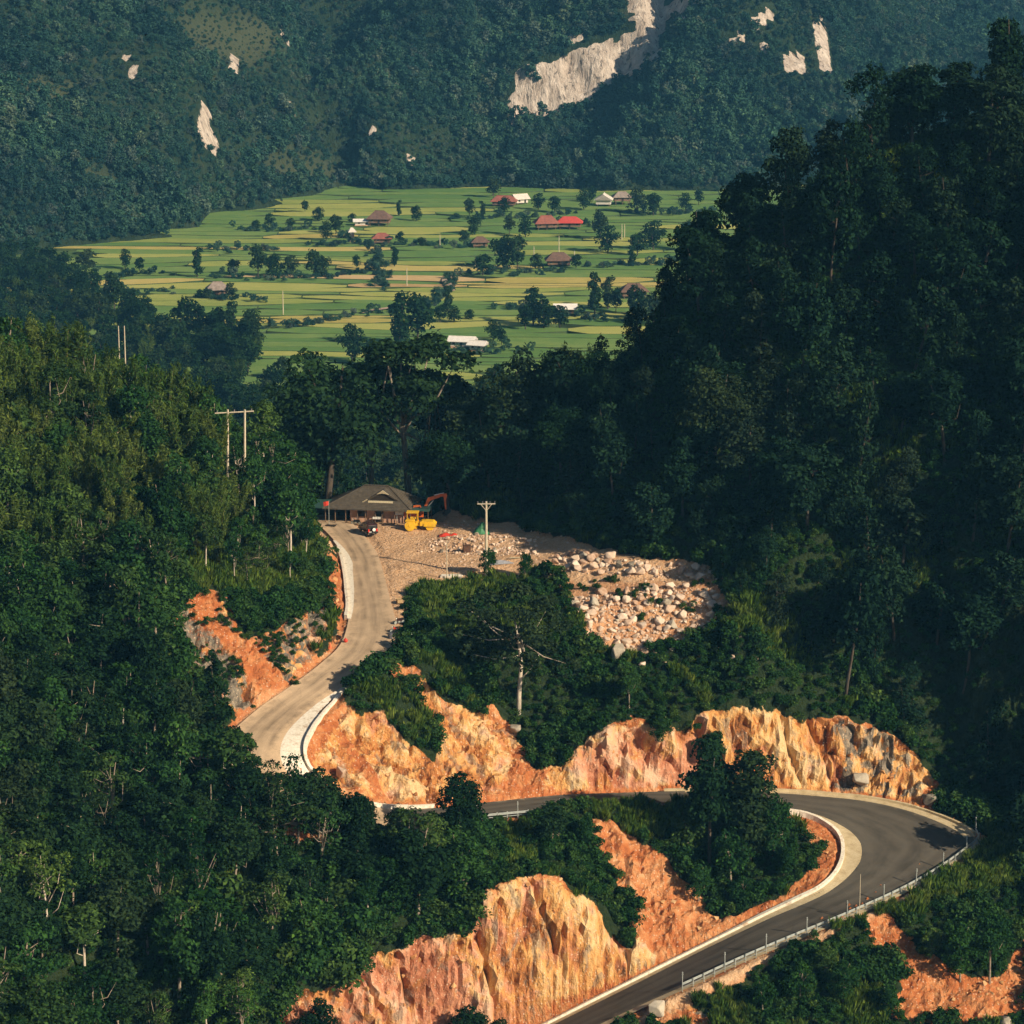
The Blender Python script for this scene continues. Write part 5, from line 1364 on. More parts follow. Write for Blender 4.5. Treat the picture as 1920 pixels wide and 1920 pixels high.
def hut():
    c = at_z(706, 984, 66.0); g = 66.05
    root = empty('roadside_hut', (c[0], c[1] + 1.0, g), R(-9), 'roadside hut with large dark hipped roof and pink walls', 'hut')
    W, D, WH = 8.6, 6.4, 2.35
    # floor, walls with openings, posts
    MB().box((0, D / 2, 0.02), (W + 1.0, D + 1.4, 0.3)).build('plinth', plain('earth_plinth', (0.40, 0.26, 0.15)), root)
    fw = [(-4.3, -3.2), (-1.6, -0.2), (1.1, 4.3)]
    for a, b in fw: MB().box(((a + b) / 2, 0, 0.15 + 0.95), (b - a, 0.14, 1.9)).build('wall_panel', M_WALL, root)
    MB().box((-2.4, 0.02, 0.15 + 0.45), (1.6, 0.12, 0.9)).build('wall_panel', M_WALL, root)
    MB().box((0, 0.03, 2.3), (W, 0.12, 0.5)).build('lintel', M_DARK, root)
    MB().box((0, D, 1.3), (W, 0.14, 2.3)).build('wall_panel', M_DARK, root)
    for s in (-1, 1): MB().box((s * W / 2, D / 2, 1.3), (0.14, D - 0.2, 2.3)).build('wall_panel', M_WALL if s > 0 else M_DARK, root)
    for x in (-8.2, -6.6, -4.9, -3.0, -1.7, -0.1, 1.0, 3.0, 4.9): MB().tube([(x, -0.75, 0), (x, -0.75, 2.5)], 0.09, 6).build('post', M_TIMB, root)
    dr = MB().box((0.42, 0.04, 1.05), (1.0, 0.06, 1.8)).build('door', M_DARK, root); MB().box((0.82, -0.02, 1.05), (0.05, 0.06, 0.2)).build('handle', M_TRIM, dr)
    wn_ = MB().box((-2.4, 0.05, 1.45), (1.5, 0.05, 0.85)).build('window', M_DARK, root); MB().box((-2.4, -0.02, 1.0), (1.6, 0.16, 0.07)).build('sill', M_TIMB, wn_)
    # hip roof with a small gablet at the right-hand end of the ridge
    ex0, ex1, ey0, ey1, ez = -8.6, 5.9, -1.35, D + 1.3, 2.45
    rx0, rx1, ry, rz_ = -2.6, 1.3, D / 2, 5.35
    t = 0.16
    V = [(ex0, ey0, ez), (ex1, ey0, ez), (ex1, ey1, ez), (ex0, ey1, ez), (rx0, ry, rz_), (rx1, ry, rz_)]
    V += [(x, y, z - t) for x, y, z in V]
    F = [(0, 1, 5, 4), (1, 2, 5), (2, 3, 4, 5), (3, 0, 4), (0, 6, 7, 1), (1, 7, 8, 2), (2, 8, 9, 3), (3, 9, 6, 0), (6, 10, 11, 7), (7, 11, 8), (8, 11, 10, 9), (9, 10, 6)]
    rf = MB().add(V, F).build('roof', M_ROOF, root)
    MB().tube([(rx0, ry, rz_ + .05), (rx1, ry, rz_ + .05)], 0.14, 6).build('ridge_cap', M_ROOF, rf)
    for i, j in ((0, 4), (1, 5), (2, 5), (3, 4)): MB().tube([V[i], V[j]], 0.10, 5).build('hip_cap', M_ROOF, rf)
    # raised gablet vent facing the yard, with pale boards
    gx = 0.9
    MB().prism([(gx - 2.5, 3.75), (gx, 5.2), (gx + 2.5, 3.75), (gx + 2.35, 3.6), (gx, 4.95), (gx - 2.35, 3.6)], ry - 2.9, ry - 0.1).build('gablet_roof', M_ROOF, rf)
    MB().prism([(gx - 2.3, 3.6), (gx, 4.95), (gx + 2.3, 3.6)], ry - 2.7, ry - 2.6).build('gablet_opening', M_DARK, rf)
    MB().prism([(gx - 1.0, 4.62), (gx, 5.3), (gx + 1.0, 4.62), (gx, 4.8)], ry - 2.98, ry - 2.75).build('gablet_board', M_TRIM, rf)
    MB().box((gx - .3, ry - 3.12, 3.42), (4.0, 0.4, 0.1), 0, 1, 0, R(38)).build('vent_board', M_TRIM, rf)
    MB().box((gx - 2.9, ry - 3.1, 3.5), (1.1, 0.14, 0.16), 0, 1, R(-32)).build('vent_board', M_TRIM, rf)
    # lean-to under green sheet on the left
    l = MB().add([(-12.6, -0.9, 2.3), (-8.4, -1.5, 2.5), (-8.0, 3.6, 2.8), (-12.2, 4.0, 2.6), (-12.6, -0.9, 2.22), (-8.4, -1.5, 2.42), (-8.0, 3.6, 2.72), (-12.2, 4.0, 2.52)], [(0, 1, 2, 3), (7, 6, 5, 4), (0, 4, 5, 1), (1, 5, 6, 2), (2, 6, 7, 3), (3, 7, 4, 0)]).build('awning', M_TARP, root)
    for x, y in ((-12.4, -0.7), (-10.4, -1.0), (-12.0, 3.8)): MB().tube([(x, y, -.1), (x, y, 2.5)], 0.06, 5).build('awning_post', M_TIMB, root)
    MB().box((-8.2, 4.4, 1.2), (7.6, 0.1, 2.4)).build('awning_back', M_DARK, root)
    l2 = MB().add([(5.4, -0.9, 2.5), (8.6, -0.6, 2.35), (8.4, 3.5, 2.6), (5.2, 3.2, 2.8), (5.4, -0.9, 2.42), (8.6, -0.6, 2.27), (8.4, 3.5, 2.52), (5.2, 3.2, 2.72)], [(0, 1, 2, 3), (7, 6, 5, 4), (0, 4, 5, 1), (1, 5, 6, 2), (2, 6, 7, 3), (3, 7, 4, 0)]).build('awning', M_TARP, root)
    for x, y in ((5.6, -0.8), (8.4, -0.5), (8.2, 3.3)): MB().tube([(x, y, -.1), (x, y, 2.4)], 0.06, 5).build('awning_post', M_TIMB, root)
    return root
hut()
# flag
p = at_z(617, 985, 66.0)
root = empty('flag_pole', p, 0, 'pole with small red flag beside the hut awning', 'flag')
MB().tube([(0, 0, -.3), (0, 0, 4.0)], 0.045, 6).build('pole_shaft', M_GALV, root)
MB().add([(0, -0.02, 3.95), (-0.45, -0.1, 3.9), (-0.85, 0.0, 3.8), (-0.8, 0.0, 3.1), (-0.4, -0.1, 3.2), (0, -0.02, 3.3), (0, 0.0, 3.95), (-0.45, -0.08, 3.9), (-0.85, 0.02, 3.8), (-0.8, 0.02, 3.1), (-0.4, -0.08, 3.2), (0, 0.0, 3.3)],
         [(0, 1, 4, 5), (1, 2, 3, 4), (11, 10, 7, 6), (10, 9, 8, 7), (0, 6, 7, 1), (1, 7, 8, 2), (2, 8, 9, 3), (3, 9, 10, 4), (4, 10, 11, 5), (5, 11, 6, 0)]).build('flag', M_RED, root)
# low dark boards lying beneath the flag
p = at_z(620, 987, 66.0); o = MB().box((0, 0, .12), (1.6, .7, .2), R(-20)).box((.5, .1, .24), (1.0, .2, .06), R(10)).build('timber_stack', M_DARK); o.location = p; tag(o, 'dark timbers stacked at the foot of the flag pole', 'timber')

# =================================================================== vehicles
def wheel(root, x, y, r, w, z=None, name='wheel', tyre=M_BLACK, rim=None):
    z = r if z is None else z
    t = MB(); n_ = 16; prof = [(-w / 2, r * .78), (-w / 2, r * .95), (-w / 4, r), (w / 4, r), (w / 2, r * .95), (w / 2, r * .78)]
    V = []; F = []
    for k in range(n_):
        a = 2 * math.pi * k / n_
        for dx, rad in prof: V.append((x + dx, y + rad * math.cos(a), z + rad * math.sin(a)))
    m = len(prof)
    for k in range(n_):
        for e in range(m - 1):
            F.append((k * m + e, k * m + e + 1, ((k + 1) % n_) * m + e + 1, ((k + 1) % n_) * m + e))
    o = t.add(V, F).build(name, tyre, root)
    MB().tube([(x - w * .42, y, z), (x + w * .42, y, z)], r * .80, 14).build('rim', rim or M_GALV, o)
    return o
M_CARRED = plain('dark_car_paint', (0.045, 0.012, 0.012), 0.25, 0.15, 2, 0.2, 0.6)
M_LAMP = plain('red_lamp_glass', (0.70, 0.04, 0.03), 0.3, 0.1)
def car(p, rz):
    root = empty('parked_car', p, rz, 'dark red off-road car with spare wheel parked before the hut', 'car')   # +Y is forward
    prof = [(-2.1, 0.45), (-2.12, 0.95), (-2.0, 1.02), (-1.95, 1.72), (-1.8, 1.80), (0.15, 1.80), (0.75, 1.12), (1.75, 1.02), (1.98, 0.9), (2.0, 0.45)]
    MB().prism(prof, -0.84, 0.84, 'X').build('body', M_CARRED, root)
    for s in (-1, 1):
        for a, b, c, d in ((-1.75, -0.95, 1.1, 1.66), (-0.85, -0.1, 1.1, 1.66)):
            MB().box((s * 0.85, (a + b) / 2, (c + d) / 2), (0.03, b - a, d - c)).build('side_window', M_GLASS, root)
        MB().prism([(0.0, 1.1), (0.1, 1.66), (0.2, 1.66), (0.62, 1.12)], s * 0.845, s * 0.865, 'X').build('side_window', M_GLASS, root)
        MB().box((s * 0.86, 0, 0.55), (0.06, 2.2, 0.12)).build('sill_step', M_BLACK, root)
        MB().box((s * 0.68, -2.13, 0.86), (0.2, 0.06, 0.42)).build('tail_lamp', M_LAMP, root)
        MB().box((s * 0.62, 2.0, 0.78), (0.28, 0.06, 0.18)).build('headlight', M_WHITE, root)
        for y in (-1.3, 1.3): wheel(root, s * 0.74, y, 0.37, 0.24)
        MB().box((s * 0.95, 0.55, 1.2), (0.16, 0.1, 0.14)).build('mirror', M_BLACK, root)
    MB().box((0, -1.985, 1.38), (1.3, 0.05, 0.5), 0, 1, 0, R(4)).build('rear_window', M_GLASS, root)
    MB().add([(-.7, .2, 1.76), (.7, .2, 1.76), (.66, .76, 1.16), (-.66, .76, 1.16), (-.7, .22, 1.78), (.7, .22, 1.78), (.66, .78, 1.18), (-.66, .78, 1.18)], [(0, 1, 2, 3), (7, 6, 5, 4), (0, 4, 5, 1), (1, 5, 6, 2), (2, 6, 7, 3), (3, 7, 4, 0)]).build('windscreen', M_GLASS, root)
    MB().box((0, -2.18, 0.5), (1.7, 0.16, 0.2)).build('bumper', M_BLACK, root)
    MB().box((0, 2.05, 0.52), (1.7, 0.16, 0.22)).build('bumper', M_BLACK, root)
    MB().box((-0.45, -2.2, 0.62), (0.4, 0.02, 0.14)).build('number_plate', M_WHITE, root)
    sp = MB().tube([(0.12, -2.12, 1.0), (0.12, -2.34, 1.0)], 0.36, 14).build('spare_wheel', M_BLACK, root)
    MB().tube([(0.12, -2.33, 1.0), (0.12, -2.38, 1.0)], 0.27, 12).build('spare_wheel_cover', M_WHITE, sp)
    for s in (-1, 1): MB().tube([(s * .6, -1.6, 1.88), (s * .6, 0.0, 1.88)], 0.025, 5).build('roof_rail', M_BLACK, root)
    return root
p = at_z(690, 999, 66.02); car(p, R(24))
M_YEL = plain('yellow_machine_paint', (0.78, 0.46, 0.025), 0.5, 0.2, 1.5)
M_ORG = plain('orange_machine_paint', (0.68, 0.14, 0.025), 0.5, 0.25, 1.5)
def roller(p, rz):
    root = empty('road_roller', p, rz, 'yellow three wheeled road roller with canopy beside the hut', 'road roller')   # +X forward
    for s in (-1, 1):
        w_ = MB().tube([(-1.35, s * 0.62, 0.82), (-1.35, s * 1.12, 0.82)], 0.82, 22).build('drive_drum', M_YEL, root)
        MB().tube([(-1.35, s * 1.10, 0.82), (-1.35, s * 1.16, 0.82)], 0.22, 10).build('hub', M_YEL, w_)
        MB().tube([(-1.35, s * 0.63, 0.82), (-1.35, s * 1.115, 0.82)], 0.825, 22).build('drum_rim', M_GALV, w_) if False else None
    MB().tube([(1.75, -0.72, 0.66), (1.75, 0.72, 0.66)], 0.66, 20).build('front_drum', M_YEL, root)
    MB().prism([(0.2, 0.75), (0.2, 1.42), (0.5, 1.55), (2.3, 1.5), (2.62, 1.2), (2.62, 0.95), (1.2, 0.85)], -0.8, 0.8).build('bonnet', M_YEL, root)
    for s in (-1, 1): MB().box((1.75, s * 0.86, 0.95), (1.9, 0.12, 0.5)).build('fork_beam', M_YEL, root)
    MB().box((-0.9, 0, 1.02), (2.2, 1.15, 0.55)).build('chassis', M_YEL, root)
    MB().box((-0.55, 0, 0.72), (0.5, 0.8, 1.0)).build('gear_case', M_YEL, root)
    for s in (-1, 1): MB().prism([(-2.1, 1.62), (-2.0, 1.8), (-0.7, 1.8), (-0.6, 1.62), (-0.6, 1.55), (-2.1, 1.55)], s * .86 - .3, s * .86 + .3).build('mudguard', M_YEL, root)
    MB().box((-1.25, 0, 1.5), (0.55, 0.6, 0.25)).box((-1.5, 0, 1.85), (0.12, 0.6, 0.6)).build('seat', M_BLACK, root)
    MB().tube([(-0.5, 0, 1.3), (-0.75, 0, 1.95)], 0.05, 6).tube([(-0.98, -.22, 1.98), (-.75, 0, 1.98), (-0.98, .22, 1.98), (-.75, 0, 1.98)], 0.03, 5).build('steering_wheel', M_BLACK, root)
    cp = MB().box((-1.0, 0, 2.85), (1.9, 1.7, 0.1)).build('canopy', M_YEL, root)
    for x in (-1.8, -0.25):
        for s in (-1, 1): MB().tube([(x, s * .72, 1.3), (x, s * .72, 2.82)], 0.05, 6).build('canopy_post', M_YEL, root)
    MB().tube([(0.9, .3, 1.5), (0.9, .3, 2.2)], 0.06, 8).build('exhaust', M_BLACK, root)
    return root
p = at_z(786, 993, 66.05); roller(p, R(-4))
def excavator(p, rz):
    root = empty('excavator', p, rz, 'orange excavator with raised boom standing behind the yellow roller', 'excavator')  # +X = boom side
    for s in (-1, 1):
        tr = MB().prism([(-1.7, 0.15), (-1.9, 0.45), (-1.7, 0.75), (1.7, 0.75), (1.9, 0.45), (1.7, 0.15)], s * 1.0 - .28, s * 1.0 + .28).build('track', M_BLACK, root)
        for x in (-1.2, -.4, .4, 1.2): MB().tube([(x, s * 1.29, .45), (x, s * 1.33, .45)], .2, 8).build('track_wheel', M_ORG, tr)
    MB().tube([(0, 0, .7), (0, 0, 1.0)], 0.6, 12).build('turntable', M_BLACK, root)
    MB().prism([(-2.1, 1.0), (-2.2, 1.9), (-1.0, 2.05), (1.2, 1.7), (1.3, 1.0)], -1.15, 1.15).build('engine_house', M_ORG, root)
    cab = MB().prism([(-0.3, 1.7), (-0.3, 2.75), (0.8, 2.75), (1.25, 1.9), (1.25, 1.1), (0.2, 1.1)], -1.15, -0.15).build('cab', M_ORG, root)
    MB().prism([(-0.15, 1.9), (-0.15, 2.65), (0.72, 2.65), (1.05, 1.9)], -1.18, -1.155).build('window', M_GLASS, cab)
    MB().prism([(0.9, 1.5), (1.25, 1.35), (2.3, 3.35), (3.9, 3.95), (3.85, 4.35), (2.05, 3.85)], 0.02, 0.42).build('boom', M_ORG, root)
    st = MB().prism([(3.55, 4.3), (3.95, 4.45), (5.0, 4.5), (5.1, 4.2), (4.9, 3.5), (5.0, 1.9), (4.75, 1.9), (4.55, 3.6), (4.5, 4.05), (3.7, 4.0)], 0.05, 0.39).build('stick', M_ORG, root)
    MB().tube([(1.6, .22, 1.9), (2.9, .22, 3.4)], .07, 6).build('boom_ram', M_GALV, root)
    MB().tube([(3.0, .22, 4.25), (4.6, .22, 4.62)], .07, 6).build('stick_ram', M_WHITE, root)
    MB().prism([(4.6, 1.9), (5.15, 1.95), (5.3, 1.4), (5.0, 0.95), (4.4, 0.95), (4.3, 1.3), (4.6, 1.4)], -0.25, 0.7).build('bucket', M_BLACK, root)
    return root
p = at_z(786, 978, 66.1); excavator((p[0] - 0.6, p[1], p[2]), R(2))

def motorbike(name='motorbike'):
    root = empty(name)
    for y in (-0.62, 0.62):
        w_ = wheel(root, 0, y, 0.31, 0.10)
    MB().tube([(0, .62, .31), (0, .42, .95)], .035, 6).build('fork', M_GALV, root)
    MB().tube([(-.32, .36, 1.02), (0, .42, .98), (.32, .36, 1.02)], .025, 6).build('handlebar', M_BLACK, root)
    MB().prism([(-.7, .62), (-.55, .78), (.1, .74), (.3, .86), (.42, .8), (.25, .42), (-.2, .32), (-.45, .5)], -.11, .11, 'X').build('body', M_CARRED, root)
    MB().box((0, -.28, .80), (.22, .72, .10)).build('seat', M_BLACK, root)
    MB().box((0, .05, .38), (.26, .36, .26)).build('engine', M_GALV, root)
    MB().tube([(.13, .0, .28), (.15, -.7, .34)], .045, 6).build('exhaust', M_GALV, root)
    MB().sphere((0, .52, .88), .10, 8, 5).build('headlight', M_WHITE, root)
    MB().tube([(-.05, .1, .25), (-.3, .1, .0)], .02, 5).build('side_stand', M_BLACK, root)
    return root
def paint(o, m):
    for ch in o.children:
        if ch.name.startswith('body'): ch.data = ch.data.copy(); ch.data.materials[0] = m
mb0 = motorbike()
BIKES = [(636, 1203, 0.6, M_CARRED, 'motorbike parked at the left edge of the pale upper road'), (742, 1186, 1.9, M_RED, 'red motorbike at the right verge of the upper road'), (752, 1190, 1.4, M_BLACK, 'dark motorbike beside the red one on the right verge'), (748, 1170, 2.2, M_CARRED, 'farthest motorbike of the group on the right verge'),
         (716, 979, 1.3, M_WHITE, 'white motorbike left of two before the pink hut wall'), (724, 979, 1.7, M_WHITE, 'white motorbike right of two before the pink hut wall'), (668, 984, 1.2, M_BLACK, 'dark motorbike standing by the hut door left of the car'), (742, 978, 1.8, M_GALV, 'grey motorbike under the right awning of the hut')]
for i, (u, v, a, m, lab) in enumerate(BIKES):
    o = mb0 if i == 0 else copy_tree(mb0)
    p = hit(u, v); o.location = p; o.rotation_euler = (0, R(-8), a); tag(o, lab, 'motorbike', 'parked motorbikes')
    paint(o, m)

# =================================================================== small things of the yard and roadside
def small(name, mb, mat, u, v, label, cat, rz=0.0, dz=0.0, s=1.0):
    o = mb.build(name, mat); p = hit(u, v); o.location = (p[0], p[1], p[2] + dz); o.rotation_euler = (0, 0, rz); o.scale = (s, s, s); return tag(o, label, cat)
def sheet(w, d, h, seed, nx=9, ny=7, edge=0.05):
    """crumpled sheet with thickness"""
    r_ = np.random.default_rng(seed); V = []; F = []
    for k in (0, 1):
        for j in range(ny):
            for i in range(nx):
                x, y = (i / (nx - 1) - .5) * w, (j / (ny - 1) - .5) * d
                b = math.cos(math.pi * (i / (nx - 1) - .5)) * math.cos(math.pi * (j / (ny - 1) - .5))
                V.append((x, y, h * b + h * .35 * float(vnoise(np.array([x * 2 + seed]), np.array([y * 2]), 1.0)[0]) * b - k * edge))
    m = nx * ny
    for j in range(ny - 1):
        for i in range(nx - 1):
            a = j * nx + i; F.append((a, a + 1, a + nx + 1, a + nx)); F.append((m + a + nx, m + a + nx + 1, m + a + 1, m + a))
    for i in range(nx - 1): F.append((i, m + i, m + i + 1, i + 1)); a = (ny - 1) * nx + i; F.append((a + 1, m + a + 1, m + a, a))
    for j in range(ny - 1): a = j * nx; F.append((a + nx, m + a + nx, m + a, a)); a = j * nx + nx - 1; F.append((a, m + a, m + a + nx, a + nx))
    return MB().add(V, F)
small('tarpaulin_heap', sheet(2.6, 2.2, 1.5, 3), plain('green_sheeting', (0.05, 0.20, 0.09), 0.5, 0.5, 2.5), 903, 999, 'heap under a green tarpaulin beside the utility pole', 'tarpaulin')
small('red_cloth', sheet(2.0, 1.6, 0.35, 4), M_RED, 836, 1004, 'red cloth spread on the ground in front of the stones', 'cloth')
small('red_cloth', sheet(1.2, 1.0, 0.25, 6), M_RED, 851, 1003, 'smaller red cloth right of the large red cloth', 'cloth')
small('iron_box', MB().box((0, 0, .5), (1.1, .9, 1.0)).box((0, 0, 1.02), (1.2, 1.0, .06)), plain('rusty_iron', (0.10, 0.05, 0.03), 0.8, 0.4), 875, 1035, 'dark rusty box standing on the dirt yard', 'box', 0.2)
small('metal_sheet', sheet(3.6, 2.4, 0.25, 8), plain('grey_sheeting', (0.36, 0.36, 0.38), 0.5, 0.25), 938, 1054, 'grey sheet laid over rubble right of the pole', 'sheet', 0.3)
small('plank', MB().box((0, 0, .12), (3.0, .28, .1), 0, 1, R(3)), M_TRIM, 974, 1048, 'pale plank lying on the rubble beyond the grey sheet', 'plank', 0.15)
small('concrete_slab', MB().box((0, 0, .15), (3.2, 1.4, .28)).box((.5, .2, .33), (1.6, .9, .14), .2), M_CONC, 847, 1083, 'pale broken slab at the near edge of the yard', 'slab', -0.15)
small('red_sack_pile', sheet(1.5, 1.0, .6, 12), M_RED, 888, 1078, 'red sacking bundled under the small roadside tree', 'sack')
small('oil_drum', MB().tube([(0, 0, 0), (0, 0, .95)], .32, 12).tube([(0, 0, .3), (0, 0, .34)], .34, 12).tube([(0, 0, .62), (0, 0, .66)], .34, 12), plain('grey_drum', (0.10, 0.10, 0.11), 0.6, 0.3), 732, 1199, 'grey drum standing on the right verge by the motorbikes', 'drum')
small('traffic_cone', MB().box((0, 0, .03), (.5, .5, .06)).tube([(0, 0, .06), (0, 0, .75)], [.22, .05], 10), plain('cone_orange', (0.75, 0.16, 0.06), 0.6, 0.15), 619, 1216, 'orange cone on the left verge of the upper road', 'cone')
small('red_bag', MB().sphere((0, 0, .3), .32, 10, 7, (1, .8, .95)).sphere((.0, 0, .62), .08, 6, 4), M_RED, 648, 1205, 'round red bag beside the motorbike on the left verge', 'bag')
small('cardboard_box', MB().box((0, 0, .25), (.8, .6, .5)).box((0, .32, .52), (.8, .3, .03), 0, 1, 0, R(25)), plain('cardboard', (0.42, 0.28, 0.14), 0.9), 749, 1130, 'small carton left on the verge above the motorbikes', 'carton', .4)
# signboard by the hut
root = empty('signboard', at_z(749, 983, 66.1), R(8), 'white signboard on legs between the hut and roller', 'sign')
for x in (-.4, .4): MB().tube([(x, 0, -.2), (x, 0, 2.3)], .05, 6).build('leg', M_GALV, root)
MB().box((0, -.07, 1.95), (1.3, .06, .8)).build('board', M_WHITE, root)
# stall table with pale goods under the eaves
root = empty('market_table', at_z(708, 982, 66.1), R(-9), 'table of white goods under the eaves of the hut', 'table')
MB().box((0, 0, .78), (1.8, .7, .06)).build('table_top', M_TIMB, root)
for x in (-.8, .8):
    for y in (-.28, .28): MB().box((x, y, .38), (.07, .07, .76)).build('leg', M_TIMB, root)
for k in range(4):
    o = MB().box((0, 0, .14), (.30, .3, .28)).box((0, 0, .29), (.32, .32, .03)).build('goods_box', M_WHITE); o.location = Vector(at_z(708, 982, 66.1)) + Vector((-.6 + .4 * k, -.08 - .0 * k + .06 * (k % 2), .81)); o.rotation_euler = (0, 0, R(-9))
    tag(o, ['first', 'second', 'third', 'fourth'][k] + ' white box from the left on the table under the hut eaves', 'box', 'boxes on the hut table')
# wrecked rail frame lying on the verge
root = empty('bent_rail_frame', hit(756, 1222), R(38), 'bent pale green steel frame lying on the right verge', 'steel frame')
M_PALEG = plain('pale_green_steel', (0.50, 0.55, 0.42), 0.5, 0.25)
for a, b in (((-2.2, -.5, .1), (2.0, -.2, .5)), ((-2.2, -.5, .1), (1.8, .8, .9)), ((2.0, -.2, .5), (1.8, .8, .9)), ((.2, -.32, .3), (.1, .22, .5)), ((1.0, -.27, .4), (1.9, .4, .7)), ((1.9, .2, .6), (2.6, 1.6, 1.9)), ((2.6, 1.6, 1.9), (2.9, 1.4, .4))):
    MB().tube([a, b], .07, 6).build('bar', M_PALEG, root)
root = empty('broken_rail', hit(717, 1241), R(42), 'short broken rail in the grass beside the upper road', 'rail')
for y in (-.2, .15): MB().tube([(-1.2, y, .25), (1.2, y, .45)], .06, 6).build('bar', M_PALEG, root)
for x in (-.9, .8): MB().tube([(x, 0, -.2), (x, 0, .6)], .06, 6).build('post', M_PALEG, root)

# =================================================================== village houses in the valley
def house(u, v, W, D, H, rise, roof, wall, label, rz=0.0, stilt=0.0, gable=False, z=0.6, d=None):
    p = at_z(u, v, z) if d is None else at_d(u, v, d)
    W, D, H, rise = W * .78, D * .78, H * .85, rise * .78
    root = empty('village_house', p, rz, label, 'house')
    if stilt:
        for x in (-W * .42, 0, W * .42):
            for y in (-D * .4, D * .4): MB().box((x, y, stilt / 2 - .5), (.3, .3, stilt + 1)).build('stilt', M_TIMB, root)
    else:
        MB().box((0, 0, -.7), (W + .4, D + .4, 1.6)).build('foundation', M_WALL, root)
    MB().box((0, 0, stilt + H / 2 + .1), (W, D, H)).build('wall', wall, root)
    nw = max(2, int(W / 2.6))
    for k in range(nw):
        x = (k + .5) / nw * W - W / 2
        if k == nw // 2: MB().box((x, -D / 2 - .02, stilt + H * .42), (.95, .06, H * .78)).build('door', M_DARK, root)
        else:
            w_ = MB().box((x, -D / 2 - .02, stilt + H * .58), (.9, .06, H * .38)).build('window', M_DARK, root); MB().box((x, -D / 2 - .06, stilt + H * .36), (1.1, .14, .08)).build('sill', M_TRIM, w_)
    e = 1.0; z0 = stilt + H; x0, x1, y0, y1 = -W / 2 - e, W / 2 + e, -D / 2 - e, D / 2 + e
    rx = W / 2 + e if gable else max(.6, W / 2 - D * .35); t = .2
    V = [(x0, y0, z0), (x1, y0, z0), (x1, y1, z0), (x0, y1, z0), (-rx, 0, z0 + rise), (rx, 0, z0 + rise)]; V += [(a, b, c - t) for a, b, c in V]
    F = [(0, 1, 5, 4), (1, 2, 5), (2, 3, 4, 5), (3, 0, 4), (0, 6, 7, 1), (1, 7, 8, 2), (2, 8, 9, 3), (3, 9, 6, 0), (6, 10, 11, 7), (7, 11, 8), (8, 11, 10, 9), (9, 10, 6)]
    rf = MB().add(V, F).build('roof', roof, root)
    MB().tube([(-rx, 0, z0 + rise + .05), (rx, 0, z0 + rise + .05)], .18, 6).build('ridge_cap', roof, rf)
    return root
M_THATCH = plain('grey_thatch', (0.30, 0.24, 0.20), 0.95, 0.35, 0.8)
M_BROWNR = plain('brown_tiles', (0.16, 0.095, 0.07), 0.9, 0.35, 0.8)
M_REDR = plain('red_sheet_roof', (0.55, 0.07, 0.055), 0.6, 0.15, 0.8)
M_WHITER = plain('white_sheet_roof', (0.80, 0.75, 0.68), 0.6, 0.12, 0.8)
M_REDB = plain('reddish_tiles', (0.30, 0.10, 0.07), 0.8, 0.3, 0.8)
M_WOODW = plain('wooden_wall', (0.20, 0.12, 0.075), 0.9, 0.3, 0.6)
M_LIMEW = plain('limewash_wall', (0.66, 0.60, 0.52), 0.9, 0.15, 0.6)
house(408, 553, 9.5, 7, 2.4, 3.4, M_THATCH, M_WOODW, 'grey thatched house alone in the green paddies at left', .12, 0.4)
house(712, 421, 12, 9, 2.4, 4.2, M_BROWNR, M_WOODW, 'wide brown hipped house behind the white roofed shed', -.1, 1.0)
house(680, 421, 9, 5, 2.0, 1.0, M_WHITER, M_LIMEW, 'low white roofed shed beside the wide brown house', .1, 0, True)
house(1068, 427, 13, 7, 2.4, 3.0, M_REDR, M_WOODW, 'house with bright red roof in the middle of the village', -.05, .6)
house(1024, 428, 12, 8, 2.4, 4.0, M_REDB, M_WOODW, 'reddish brown roofed house left of the bright red roof', .15, .6)
house(1132, 384, 7.5, 9, 2.8, 3.4, M_LIMEW, M_LIMEW, 'white gabled house at the far right of the village', 1.45, 0.4, True)
house(1166, 381, 10, 7, 2.4, 3.0, M_THATCH, M_WOODW, 'grey roofed stilt house right of the white gabled house', .1, 1.2)
house(975, 381, 8, 6, 2.4, 2.6, M_LIMEW, M_LIMEW, 'small white house end showing above the hedge', .5, 0.3, True)
house(945, 385, 14, 7, 2.2, 3.0, M_REDB, M_WOODW, 'long reddish house left of the small white house', -.08, .4)
house(1047, 497, 12, 8, 2.2, 3.6, M_BROWNR, M_WOODW, 'dark brown hipped house below the pole on the green field', .05, .5)
house(716, 455, 9, 6, 2.2, 2.6, M_REDB, M_WOODW, 'small reddish house half hidden in the mid valley hedge', .05, .3)
house(867, 648, 10, 6, 2.3, 1.6, M_WHITER, M_LIMEW, 'white roofed house at the near edge of the paddies', -.2, 0, True)
house(896, 655, 6, 5, 2.2, 1.4, M_WHITER, M_LIMEW, 'small white annex right of the nearest white house', -.35, 0, True)
house(1060, 588, 9, 6, 2.2, 1.8, M_WHITER, M_WOODW, 'pale roofed long house behind the near valley trees', 0, 0.3, True)
house(1188, 556, 12, 8, 2.2, 3.4, M_BROWNR, M_WOODW, 'brown roofed house close to the shaded hill', .1, .5)
house(660, 452, 2.2, 2.2, 5.0, 2.0, M_LIMEW, M_LIMEW, 'narrow white tower house among the valley shrubs', .2, 0)
house(900, 462 , 8, 6, 2.2, 2.6, M_BROWNR, M_WOODW, 'low brown roof in the hedgerow behind the tall valley tree', .1, .3)
house(1275, 352, 9, 6, 2.2, 2.4, M_BROWNR, M_WOODW, 'brown house at the foot of the far mountain', .1, .3)

